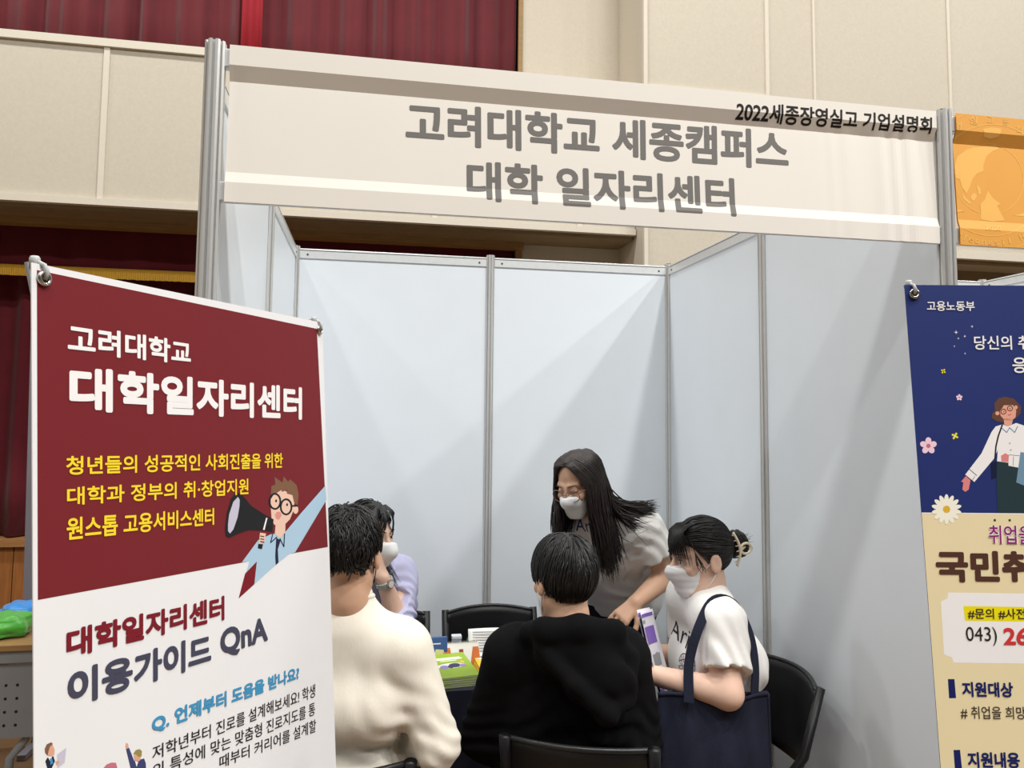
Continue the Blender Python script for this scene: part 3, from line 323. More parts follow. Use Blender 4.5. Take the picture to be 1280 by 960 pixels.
RIGHT_P=[('print_cream',1,[(0.0,-0.3486),(0.6,-0.3430),(0.6,-1.84),(0.0,-1.84)]),('print_white',2,[(-0.0018,-0.3476),(0.6,-0.3446),(0.6,-0.3462),(-0.0018,-0.3492)]),('print_white',2,[(0.0295,-0.4615),(0.53,-0.4605),(0.53,-0.5574),(0.0292,-0.5589),(0.0278,-0.552),(0.0168,-0.5478),(0.0181,-0.4746),(0.0277,-0.4699)]),('print_yellow2',3,[(0.05,-0.4802),(0.53,-0.4795),(0.53,-0.4993),(0.0503,-0.5006)]),('print_navy',2,[(0.0195,-0.5814),(0.0288,-0.5812),(0.029,-0.6069),(0.0191,-0.6074)]),('print_navy',2,[(0.0196,-0.6764),(0.0288,-0.6759),(0.0295,-0.701),(0.0195,-0.7014)]),('art_green',2,[(0.1079,-0.3574),(0.1074,-0.3586),(0.1063,-0.3593),(0.1051,-0.3593),(0.1042,-0.3586),(0.1039,-0.3574),(0.1044,-0.3563),(0.1054,-0.3555),(0.1067,-0.3555),(0.1076,-0.3562)]),('art_green',2,[(0.1296,-0.3571),(0.1291,-0.3583),(0.1281,-0.359),(0.1269,-0.359),(0.1259,-0.3583),(0.1257,-0.3572),(0.1262,-0.356),(0.1272,-0.3553),(0.1284,-0.3552),(0.1294,-0.3559)]),('print_white',2,[(0.0763,-0.0747),(0.0735,-0.0753),(0.0727,-0.0781),(0.0723,-0.0753),(0.0696,-0.0747),(0.0724,-0.0741),(0.0732,-0.0712),(0.0736,-0.0741)]),('print_white',2,[(0.1003,-0.0654),(0.0984,-0.0658),(0.0978,-0.0678),(0.0976,-0.0658),(0.0957,-0.0654),(0.0976,-0.065),(0.0982,-0.063),(0.0984,-0.065)]),('print_white',2,[(0.0879,-0.0808),(0.086,-0.0813),(0.0854,-0.0832),(0.0852,-0.0813),(0.0834,-0.0809),(0.0853,-0.0804),(0.0858,-0.0785),(0.0861,-0.0804)]),('print_white',2,[(0.0775,-0.0844),(0.0759,-0.0847),(0.0755,-0.0863),(0.0753,-0.0847),(0.0738,-0.0844),(0.0753,-0.084),(0.0758,-0.0825),(0.076,-0.084)]),('print_white',2,[(0.0701,-0.0966),(0.0688,-0.0969),(0.0684,-0.0982),(0.0683,-0.0969),(0.0671,-0.0966),(0.0683,-0.0963),(0.0687,-0.095),(0.0689,-0.0963)]),('print_white',2,[(0.0855,-0.1077),(0.0841,-0.108),(0.0837,-0.1094),(0.0835,-0.108),(0.0822,-0.1077),(0.0835,-0.1074),(0.084,-0.106),(0.0841,-0.1074)]),('print_yellow2',2.0,[(0.0519,-0.1376),(0.0513,-0.138),(0.0506,-0.138),(0.0499,-0.1377),(0.0493,-0.1371),(0.0491,-0.1364),(0.0493,-0.1358),(0.0499,-0.1354),(0.0506,-0.1354),(0.0513,-0.1357),(0.0519,-0.1363),(0.0521,-0.137)]),('print_yellow2',2.3,[(0.0463,-0.1387),(0.046,-0.1382),(0.046,-0.1375),(0.0464,-0.1367),(0.0471,-0.1361),(0.0478,-0.1358),(0.0484,-0.136),(0.0487,-0.1365),(0.0486,-0.1372),(0.0482,-0.138),(0.0476,-0.1386),(0.0469,-0.1389)]),('print_yellow2',2.0,[(0.0457,-0.1331),(0.0463,-0.1328),(0.047,-0.1327),(0.0477,-0.1331),(0.0483,-0.1337),(0.0485,-0.1344),(0.0483,-0.135),(0.0477,-0.1354),(0.047,-0.1354),(0.0463,-0.135),(0.0457,-0.1345),(0.0455,-0.1338)]),('print_yellow2',2.3,[(0.0513,-0.132),(0.0516,-0.1326),(0.0516,-0.1333),(0.0512,-0.1341),(0.0505,-0.1347),(0.0498,-0.1349),(0.0492,-0.1348),(0.0489,-0.1343),(0.049,-0.1335),(0.0494,-0.1328),(0.05,-0.1322),(0.0507,-0.1319)]),('art_green',3,[(0.0498,-0.1354),(0.0496,-0.1359),(0.0492,-0.1362),(0.0487,-0.1364),(0.0482,-0.1362),(0.0479,-0.1359),(0.0478,-0.1354),(0.048,-0.1349),(0.0484,-0.1345),(0.0489,-0.1344),(0.0493,-0.1345),(0.0497,-0.1349)]),('print_yellow2',2.0,[(0.0627,-0.2365),(0.062,-0.237),(0.061,-0.2372),(0.0599,-0.2368),(0.0591,-0.2361),(0.0588,-0.2352),(0.0589,-0.2343),(0.0596,-0.2338),(0.0607,-0.2336),(0.0617,-0.234),(0.0625,-0.2347),(0.0629,-0.2356)]),('print_yellow2',2.3,[(0.0551,-0.2387),(0.0546,-0.2381),(0.0546,-0.2371),(0.055,-0.236),(0.0558,-0.2351),(0.0568,-0.2346),(0.0576,-0.2347),(0.0581,-0.2354),(0.0582,-0.2364),(0.0577,-0.2375),(0.0569,-0.2384),(0.056,-0.2389)]),('print_yellow2',2.0,[(0.0536,-0.2313),(0.0543,-0.2307),(0.0553,-0.2306),(0.0563,-0.2309),(0.0572,-0.2316),(0.0575,-0.2326),(0.0573,-0.2334),(0.0566,-0.234),(0.0556,-0.2341),(0.0546,-0.2338),(0.0537,-0.2331),(0.0534,-0.2321)]),('print_yellow2',2.3,[(0.0612,-0.229),(0.0617,-0.2297),(0.0617,-0.2307),(0.0613,-0.2318),(0.0605,-0.2327),(0.0595,-0.2331),(0.0587,-0.233),(0.0582,-0.2324),(0.0581,-0.2314),(0.0586,-0.2302),(0.0594,-0.2293),(0.0603,-0.2289)]),('print_white',3,[(0.0595,-0.2339),(0.0592,-0.2345),(0.0587,-0.235),(0.058,-0.2352),(0.0574,-0.2351),(0.0569,-0.2346),(0.0568,-0.2339),(0.057,-0.2332),(0.0576,-0.2327),(0.0583,-0.2325),(0.0589,-0.2327),(0.0594,-0.2332)]),('art_pinkpale',2.0,[(0.0698,-0.1705),(0.0707,-0.1707),(0.0712,-0.1715),(0.0714,-0.1725),(0.0711,-0.1735),(0.0704,-0.1743),(0.0695,-0.1746),(0.0687,-0.1743),(0.0681,-0.1735),(0.0679,-0.1725),(0.0683,-0.1715),(0.0689,-0.1707)]),('art_pinkpale',2.3,[(0.0742,-0.1739),(0.0741,-0.1748),(0.0735,-0.1756),(0.0726,-0.1762),(0.0716,-0.1763),(0.0707,-0.1759),(0.0703,-0.1752),(0.0703,-0.1742),(0.0709,-0.1734),(0.0718,-0.1728),(0.0729,-0.1727),(0.0737,-0.1731)]),('art_pinkpale',2.0,[(0.072,-0.1794),(0.0711,-0.1797),(0.0701,-0.1795),(0.0694,-0.1788),(0.0691,-0.1779),(0.0693,-0.1769),(0.0699,-0.1761),(0.0707,-0.1758),(0.0717,-0.1761),(0.0724,-0.1767),(0.0727,-0.1777),(0.0726,-0.1787)]),('art_pinkpale',2.3,[(0.0662,-0.1795),(0.0657,-0.1788),(0.0657,-0.1778),(0.0662,-0.1768),(0.0671,-0.1761),(0.068,-0.1759),(0.0689,-0.1762),(0.0693,-0.1769),(0.0693,-0.1779),(0.0688,-0.1788),(0.068,-0.1795),(0.067,-0.1798)]),('art_pinkpale',2.0,[(0.0649,-0.1739),(0.0655,-0.1732),(0.0664,-0.1728),(0.0674,-0.1729),(0.0683,-0.1734),(0.0687,-0.1743),(0.0686,-0.1752),(0.068,-0.1759),(0.0671,-0.1763),(0.0661,-0.1762),(0.0652,-0.1757),(0.0648,-0.1749)]),('art_pink',3,[(0.0706,-0.1754),(0.0704,-0.176),(0.0699,-0.1765),(0.0693,-0.1767),(0.0687,-0.1765),(0.0683,-0.1761),(0.0682,-0.1754),(0.0684,-0.1748),(0.0689,-0.1744),(0.0695,-0.1742),(0.0701,-0.1744),(0.0705,-0.1748)]),('art_pinkpale',2.0,[(0.0185,-0.2361),(0.0207,-0.2368),(0.0222,-0.2387),(0.0226,-0.2414),(0.0218,-0.2441),(0.02,-0.246),(0.0177,-0.2468),(0.0155,-0.2461),(0.014,-0.2441),(0.0136,-0.2415),(0.0144,-0.2388),(0.0162,-0.2368)]),('art_pinkpale',2.3,[(0.03,-0.2449),(0.0299,-0.2473),(0.0284,-0.2495),(0.026,-0.251),(0.0232,-0.2512),(0.021,-0.2503),(0.0197,-0.2483),(0.0199,-0.2459),(0.0214,-0.2437),(0.0238,-0.2423),(0.0266,-0.242),(0.0288,-0.243)]),('art_pinkpale',2.0,[(0.0243,-0.2594),(0.022,-0.2602),(0.0195,-0.2597),(0.0176,-0.2579),(0.0167,-0.2554),(0.0171,-0.2528),(0.0187,-0.2509),(0.021,-0.2501),(0.0235,-0.2507),(0.0254,-0.2524),(0.0262,-0.2549),(0.0258,-0.2575)]),('art_pinkpale',2.3,[(0.0092,-0.2596),(0.0079,-0.2577),(0.0079,-0.2551),(0.0092,-0.2526),(0.0113,-0.2508),(0.0139,-0.2502),(0.0161,-0.2509),(0.0173,-0.2528),(0.0173,-0.2554),(0.0161,-0.2579),(0.0139,-0.2597),(0.0114,-0.2603)]),('art_pinkpale',2.0,[(0.0056,-0.2452),(0.0071,-0.2432),(0.0096,-0.2422),(0.0123,-0.2424),(0.0145,-0.2438),(0.0156,-0.246),(0.0154,-0.2484),(0.0139,-0.2503),(0.0115,-0.2514),(0.0088,-0.2511),(0.0066,-0.2498),(0.0054,-0.2476)]),('art_pink',3,[(0.0207,-0.249),(0.0201,-0.2506),(0.0189,-0.2518),(0.0173,-0.2522),(0.0157,-0.2518),(0.0147,-0.2507),(0.0144,-0.2491),(0.0149,-0.2475),(0.0162,-0.2463),(0.0178,-0.2459),(0.0193,-0.2463),(0.0204,-0.2474)]),('art_petal',4.0,[(0.0386,-0.3202),(0.0402,-0.3214),(0.0412,-0.3248),(0.0413,-0.3293),(0.0405,-0.3339),(0.039,-0.3373),(0.0371,-0.3385),(0.0355,-0.3373),(0.0345,-0.334),(0.0344,-0.3294),(0.0352,-0.3249),(0.0367,-0.3215)]),('art_petal',4.3,[(0.0481,-0.3223),(0.049,-0.3242),(0.0484,-0.3277),(0.0464,-0.3321),(0.0437,-0.336),(0.0409,-0.3385),(0.0388,-0.3389),(0.0379,-0.337),(0.0385,-0.3335),(0.0404,-0.3291),(0.0431,-0.3252),(0.0459,-0.3227)]),('art_petal',4.0,[(0.0553,-0.3284),(0.0553,-0.3305),(0.0532,-0.3336),(0.0496,-0.3369),(0.0456,-0.3394),(0.0421,-0.3405),(0.0401,-0.3399),(0.0401,-0.3378),(0.0422,-0.3347),(0.0457,-0.3315),(0.0498,-0.3289),(0.0533,-0.3278)]),('art_petal',4.3,[(0.0589,-0.3372),(0.0579,-0.3392),(0.0547,-0.3412),(0.0503,-0.3427),(0.0457,-0.3434),(0.0422,-0.3429),(0.0407,-0.3415),(0.0417,-0.3395),(0.0448,-0.3375),(0.0493,-0.336),(0.0539,-0.3354),(0.0574,-0.3358)]),('art_petal',4.0,[(0.058,-0.3471),(0.0563,-0.3485),(0.0528,-0.349),(0.0482,-0.3485),(0.044,-0.3471),(0.0412,-0.3452),(0.0406,-0.3432),(0.0422,-0.3418),(0.0458,-0.3413),(0.0504,-0.3418),(0.0546,-0.3432),(0.0574,-0.3451)]),('art_petal',4.3,[(0.053,-0.356),(0.0509,-0.3566),(0.0476,-0.3555),(0.044,-0.3531),(0.0409,-0.35),(0.0394,-0.3469),(0.0397,-0.3448),(0.0418,-0.3442),(0.0451,-0.3452),(0.0487,-0.3477),(0.0518,-0.3508),(0.0533,-0.3538)]),('art_petal',4.0,[(0.0448,-0.3622),(0.0427,-0.3618),(0.0403,-0.3594),(0.0383,-0.3556),(0.037,-0.3513),(0.037,-0.3478),(0.0382,-0.3459),(0.0403,-0.3462),(0.0427,-0.3486),(0.0448,-0.3525),(0.046,-0.3568),(0.046,-0.3603)]),('art_petal',4.3,[(0.035,-0.3645),(0.0334,-0.3633),(0.0324,-0.36),(0.0323,-0.3555),(0.0331,-0.3509),(0.0346,-0.3476),(0.0365,-0.3463),(0.0381,-0.3475),(0.0391,-0.3508),(0.0392,-0.3554),(0.0384,-0.3599),(0.0369,-0.3632)]),('art_petal',4.0,[(0.0256,-0.3624),(0.0247,-0.3606),(0.0253,-0.357),(0.0272,-0.3527),(0.0299,-0.3488),(0.0327,-0.3463),(0.0348,-0.346),(0.0357,-0.3478),(0.0351,-0.3513),(0.0332,-0.3557),(0.0305,-0.3596),(0.0277,-0.362)]),('art_petal',4.3,[(0.0183,-0.3564),(0.0184,-0.3543),(0.0204,-0.3512),(0.024,-0.348),(0.028,-0.3455),(0.0315,-0.3443),(0.0335,-0.3449),(0.0335,-0.347),(0.0314,-0.3501),(0.0279,-0.3533),(0.0238,-0.3559),(0.0203,-0.357)]),('art_petal',4.0,[(0.0147,-0.3476),(0.0157,-0.3456),(0.0188,-0.3436),(0.0233,-0.3421),(0.0279,-0.3415),(0.0314,-0.3419),(0.0329,-0.3433),(0.0319,-0.3453),(0.0288,-0.3473),(0.0243,-0.3488),(0.0197,-0.3495),(0.0162,-0.349)]),('art_petal',4.3,[(0.0155,-0.3378),(0.0172,-0.3363),(0.0208,-0.3358),(0.0253,-0.3363),(0.0296,-0.3377),(0.0324,-0.3396),(0.033,-0.3416),(0.0313,-0.343),(0.0278,-0.3436),(0.0232,-0.3431),(0.019,-0.3417),(0.0162,-0.3397)]),('art_petal',4.0,[(0.0205,-0.3288),(0.0226,-0.3282),(0.0259,-0.3292),(0.0296,-0.3317),(0.0326,-0.3349),(0.0342,-0.3379),(0.0339,-0.34),(0.0318,-0.3406),(0.0285,-0.3396),(0.0248,-0.3372),(0.0218,-0.334),(0.0202,-0.331)]),('art_petal',4.3,[(0.0287,-0.3226),(0.0308,-0.3229),(0.0332,-0.3253),(0.0353,-0.3292),(0.0366,-0.3335),(0.0366,-0.3371),(0.0354,-0.3389),(0.0333,-0.3386),(0.0309,-0.3362),(0.0288,-0.3323),(0.0276,-0.328),(0.0276,-0.3244)]),('art_gold',5,[(0.0422,-0.3423),(0.0413,-0.3451),(0.0391,-0.3471),(0.0364,-0.3478),(0.0337,-0.3471),(0.0319,-0.3452),(0.0314,-0.3425),(0.0323,-0.3398),(0.0345,-0.3378),(0.0372,-0.337),(0.0399,-0.3377),(0.0417,-0.3396)]),('art_hairbrown',2,[(0.1208,-0.1954),(0.1208,-0.1847),(0.1279,-0.176),(0.1386,-0.1737),(0.151,-0.1768),(0.1604,-0.1886),(0.1584,-0.1993),(0.1514,-0.2058),(0.1438,-0.2091),(0.1329,-0.2128),(0.1225,-0.2114),(0.115,-0.2062),(0.1162,-0.1997)]),('art_skin3',3,[(0.133,-0.207),(0.1465,-0.2069),(0.1442,-0.2155),(0.1376,-0.2187),(0.1327,-0.2156)]),('art_skin3',3,[(0.1282,-0.1953),(0.1312,-0.1899),(0.1353,-0.1867),(0.149,-0.1865),(0.1525,-0.1951),(0.1505,-0.2047),(0.1436,-0.2106),(0.1333,-0.2085),(0.1286,-0.2028)]),('art_skin3',3,[(0.1273,-0.199),(0.1265,-0.2007),(0.1248,-0.2018),(0.1229,-0.2019),(0.1214,-0.2008),(0.1209,-0.199),(0.1217,-0.1973),(0.1234,-0.1962),(0.1253,-0.1961),(0.1268,-0.1972)]),('art_skin3',3,[(0.1551,-0.1897),(0.1544,-0.1915),(0.153,-0.1926),(0.1515,-0.1926),(0.1503,-0.1915),(0.15,-0.1897),(0.1507,-0.188),(0.152,-0.1869),(0.1536,-0.1868),(0.1548,-0.1879)]),('art_hairbrown',4,[(0.1266,-0.1943),(0.1301,-0.1867),(0.1355,-0.1845),(0.1329,-0.1899),(0.1286,-0.1953)]),('art_brownline',5,[(0.1378,-0.1963),(0.1372,-0.1982),(0.1363,-0.1977),(0.1368,-0.1963)]),('art_brownline',5,[(0.1372,-0.1982),(0.1358,-0.1997),(0.1353,-0.1988),(0.1363,-0.1977)]),('art_brownline',5,[(0.1358,-0.1997),(0.134,-0.2005),(0.1338,-0.1995),(0.1353,-0.1988)]),('art_brownline',5,[(0.134,-0.2005),(0.132,-0.2005),(0.1323,-0.1995),(0.1338,-0.1995)]),('art_brownline',5,[(0.132,-0.2005),(0.1303,-0.1997),(0.1311,-0.1989),(0.1323,-0.1995)]),('art_brownline',5,[(0.1303,-0.1997),(0.1292,-0.1982),(0.1302,-0.1978),(0.1311,-0.1989)]),('art_brownline',5,[(0.1292,-0.1982),(0.129,-0.1964),(0.13,-0.1964),(0.1302,-0.1978)]),('art_brownline',5,[(0.129,-0.1964),(0.1296,-0.1945),(0.1305,-0.195),(0.13,-0.1964)]),('art_brownline',5,[(0.1296,-0.1945),(0.1309,-0.193),(0.1315,-0.1938),(0.1305,-0.195)]),('art_brownline',5,[(0.1309,-0.193),(0.1328,-0.1922),(0.1329,-0.1932),(0.1315,-0.1938)]),('art_brownline',5,[(0.1328,-0.1922),(0.1348,-0.1921),(0.1344,-0.1932),(0.1329,-0.1932)]),('art_brownline',5,[(0.1348,-0.1921),(0.1365,-0.193),(0.1357,-0.1938),(0.1344,-0.1932)]),('art_brownline',5,[(0.1365,-0.193),(0.1375,-0.1944),(0.1366,-0.1949),(0.1357,-0.1938)]),('art_brownline',5,[(0.1375,-0.1944),(0.1378,-0.1963),(0.1368,-0.1963),(0.1366,-0.1949)]),('art_brownline',5,[(0.148,-0.1913),(0.1474,-0.1931),(0.1465,-0.1927),(0.1469,-0.1913)]),('art_brownline',5,[(0.1474,-0.1931),(0.146,-0.1946),(0.1454,-0.1938),(0.1465,-0.1927)]),('art_brownline',5,[(0.146,-0.1946),(0.1441,-0.1955),(0.144,-0.1944),(0.1454,-0.1938)]),('art_brownline',5,[(0.1441,-0.1955),(0.1422,-0.1955),(0.1425,-0.1945),(0.144,-0.1944)]),('art_brownline',5,[(0.1422,-0.1955),(0.1405,-0.1947),(0.1412,-0.1938),(0.1425,-0.1945)]),('art_brownline',5,[(0.1405,-0.1947),(0.1394,-0.1932),(0.1404,-0.1927),(0.1412,-0.1938)]),('art_brownline',5,[(0.1394,-0.1932),(0.1391,-0.1913),(0.1402,-0.1913),(0.1404,-0.1927)]),('art_brownline',5,[(0.1391,-0.1913),(0.1397,-0.1895),(0.1406,-0.1899),(0.1402,-0.1913)]),('art_brownline',5,[(0.1397,-0.1895),(0.1411,-0.188),(0.1417,-0.1888),(0.1406,-0.1899)]),('art_brownline',5,[(0.1411,-0.188),(0.143,-0.1871),(0.1431,-0.1882),(0.1417,-0.1888)]),('art_brownline',5,[(0.143,-0.1871),(0.1449,-0.1871),(0.1446,-0.1882),(0.1431,-0.1882)]),('art_brownline',5,[(0.1449,-0.1871),(0.1466,-0.1879),(0.1459,-0.1888),(0.1446,-0.1882)]),('art_brownline',5,[(0.1466,-0.1879),(0.1477,-0.1894),(0.1467,-0.1899),(0.1459,-0.1888)]),('art_brownline',5,[(0.1477,-0.1894),(0.148,-0.1913),(0.1469,-0.1913),(0.1467,-0.1899)]),('art_black',5,[(0.1348,-0.1965),(0.1344,-0.1973),(0.1335,-0.1973),(0.1332,-0.1966),(0.1336,-0.1958),(0.1345,-0.1958)]),('art_black',5,[(0.1444,-0.1915),(0.1439,-0.1923),(0.143,-0.1923),(0.1427,-0.1915),(0.1432,-0.1908),(0.144,-0.1908)]),('print_red',5,[(0.1392,-0.2016),(0.142,-0.2021),(0.1422,-0.2012),(0.1394,-0.2008)]),('print_red',5,[(0.142,-0.202),(0.1446,-0.2001),(0.1441,-0.1994),(0.1416,-0.2014)]),('print_white',2.5,[(0.1306,-0.2156),(0.1376,-0.2187),(0.1507,-0.2133),(0.1629,-0.2174),(0.1756,-0.2268),(0.1704,-0.2796),(0.1568,-0.2801),(0.1171,-0.2708),(0.1197,-0.2539),(0.1133,-0.2666),(0.0811,-0.3019),(0.0685,-0.2912),(0.0952,-0.2594),(0.1127,-0.2275),(0.1198,-0.2189)]),('art_steel',4,[(0.1278,-0.2213),(0.135,-0.2283),(0.1359,-0.2274),(0.1287,-0.2203)]),('art_steel',4,[(0.1357,-0.2282),(0.1408,-0.2205),(0.1398,-0.2199),(0.1347,-0.2276)]),('art_steel',4,[(0.1395,-0.2207),(0.1468,-0.2282),(0.1477,-0.2273),(0.1405,-0.2198)]),('art_steel',4,[(0.1475,-0.2281),(0.153,-0.2186),(0.1519,-0.2181),(0.1464,-0.2275)]),('art_teal',4,[(0.075,-0.2834),(0.0854,-0.2929),(0.086,-0.2923),(0.0756,-0.2828)]),('art_teal',4,[(0.0822,-0.2933),(0.0778,-0.2994),(0.0783,-0.2997),(0.0827,-0.2936)]),('art_black',4,[(0.129,-0.2154),(0.1209,-0.2338),(0.123,-0.2346),(0.1311,-0.2162)]),('art_black',4,[(0.1212,-0.2331),(0.1162,-0.2488),(0.1184,-0.2493),(0.1234,-0.2336)]),('art_black',4,[(0.1164,-0.2481),(0.1132,-0.267),(0.1154,-0.2671),(0.1187,-0.2483)]),('art_ink',2.2,[(0.1075,-0.274),(0.1162,-0.2697),(0.1149,-0.2948),(0.1064,-0.2974)]),('art_skin4',3,[(0.0693,-0.2933),(0.0755,-0.2995),(0.0718,-0.3131),(0.0663,-0.3167),(0.0624,-0.3132),(0.0648,-0.3027),(0.0615,-0.3017)]),('art_skin4',4,[(0.1238,-0.2623),(0.1308,-0.2586),(0.1354,-0.2621),(0.1337,-0.272),(0.1234,-0.2709)]),('print_white',4,[(0.1351,-0.2611),(0.1506,-0.2624),(0.1489,-0.2802),(0.1332,-0.2773)]),('art_teal',5,[(0.1349,-0.2614),(0.1507,-0.2627),(0.1508,-0.2621),(0.1351,-0.2608)]),('art_teal',5,[(0.1417,-0.2634),(0.1398,-0.2769),(0.1404,-0.2769),(0.1423,-0.2634)]),('art_teal',3,[(0.1171,-0.2708),(0.1336,-0.2729),(0.1332,-0.2775),(0.1489,-0.2802),(0.1704,-0.28),(0.1639,-0.3459),(0.1115,-0.3466),(0.1134,-0.3032)]),('art_steel',5,[(0.1529,-0.2567),(0.1724,-0.2596),(0.1676,-0.3077),(0.1553,-0.3072),(0.1423,-0.3018)]),('art_grey',5,[(0.1397,-0.2437),(0.1392,-0.2446),(0.1383,-0.245),(0.1374,-0.2447),(0.1372,-0.2438),(0.1376,-0.2429),(0.1385,-0.2425),(0.1394,-0.2428)]),('art_grey',5,[(0.1402,-0.2537),(0.1398,-0.2546),(0.1388,-0.2549),(0.138,-0.2546),(0.1377,-0.2537),(0.1381,-0.2528),(0.1391,-0.2524),(0.1399,-0.2528)])]
ORANGE_T=[('영','emblem',0.02,[(2.0056,2.4859),(2.0302,2.486),(2.0065,2.5105),(2.0312,2.5107)]),('실','emblem',0.02,[(2.0572,2.5067),(2.0833,2.5069),(2.0582,2.5327),(2.0844,2.533)]),('고','emblem',0.02,[(2.1167,2.5165),(2.1355,2.5162),(2.1175,2.5352),(2.1363,2.5349)]),('등','emblem',0.02,[(2.169,2.5133),(2.188,2.513),(2.1698,2.5321),(2.1888,2.5318)]),('학','emblem',0.02,[(2.2126,2.4906),(2.2368,2.4907),(2.2137,2.5145),(2.2379,2.5145)]),('2020','emblem',0.02,[(2.0978,2.2005),(2.151,2.201),(2.0985,2.2163),(2.1517,2.2169)]),('a','emblem',0.02,[(1.9677,2.1992),(1.9776,2.1919),(1.9778,2.2097),(1.9877,2.2024)]),('n','emblem',0.02,[(1.9839,2.1883),(1.9947,2.182),(1.9929,2.1996),(2.0037,2.1932)]),('g','emblem',0.02,[(2.0015,2.179),(2.013,2.1736),(2.0093,2.1909),(2.0209,2.1855)]),('Y','emblem',0.02,[(2.0194,2.1695),(2.0316,2.1652),(2.0278,2.1853),(2.04,2.181)]),('e','emblem',0.02,[(2.0401,2.165),(2.0529,2.1618),(2.0454,2.1778),(2.0582,2.1747)]),('o','emblem',0.02,[(2.0608,2.1605),(2.074,2.1585),(2.0647,2.1737),(2.0779,2.1716)]),('n','emblem',0.02,[(2.0822,2.1578),(2.0957,2.1569),(2.0847,2.1711),(2.0982,2.1703)]),('g','emblem',0.02,[(2.1041,2.1569),(2.1178,2.1572),(2.1051,2.1702),(2.1189,2.1706)]),('s','emblem',0.02,[(2.1262,2.1577),(2.1401,2.1592),(2.1258,2.171),(2.1396,2.1726)]),('i','emblem',0.02,[(2.1532,2.1595),(2.158,2.1604),(2.1508,2.1762),(2.1556,2.1771)]),('l','emblem',0.02,[(2.1755,2.1644),(2.1802,2.1657),(2.1712,2.1806),(2.1759,2.182)]),('H','emblem',0.02,[(2.2145,2.1774),(2.2273,2.1835),(2.2065,2.1924),(2.2193,2.1985)]),('i','emblem',0.02,[(2.2391,2.1894),(2.2434,2.1919),(2.2294,2.2035),(2.2337,2.206)]),('g','emblem',0.02,[(2.2536,2.1998),(2.2652,2.2079),(2.2447,2.21),(2.2563,2.2181)]),('h','emblem',0.02,[(2.2734,2.2111),(2.2842,2.2201),(2.2605,2.223),(2.2712,2.232)])]
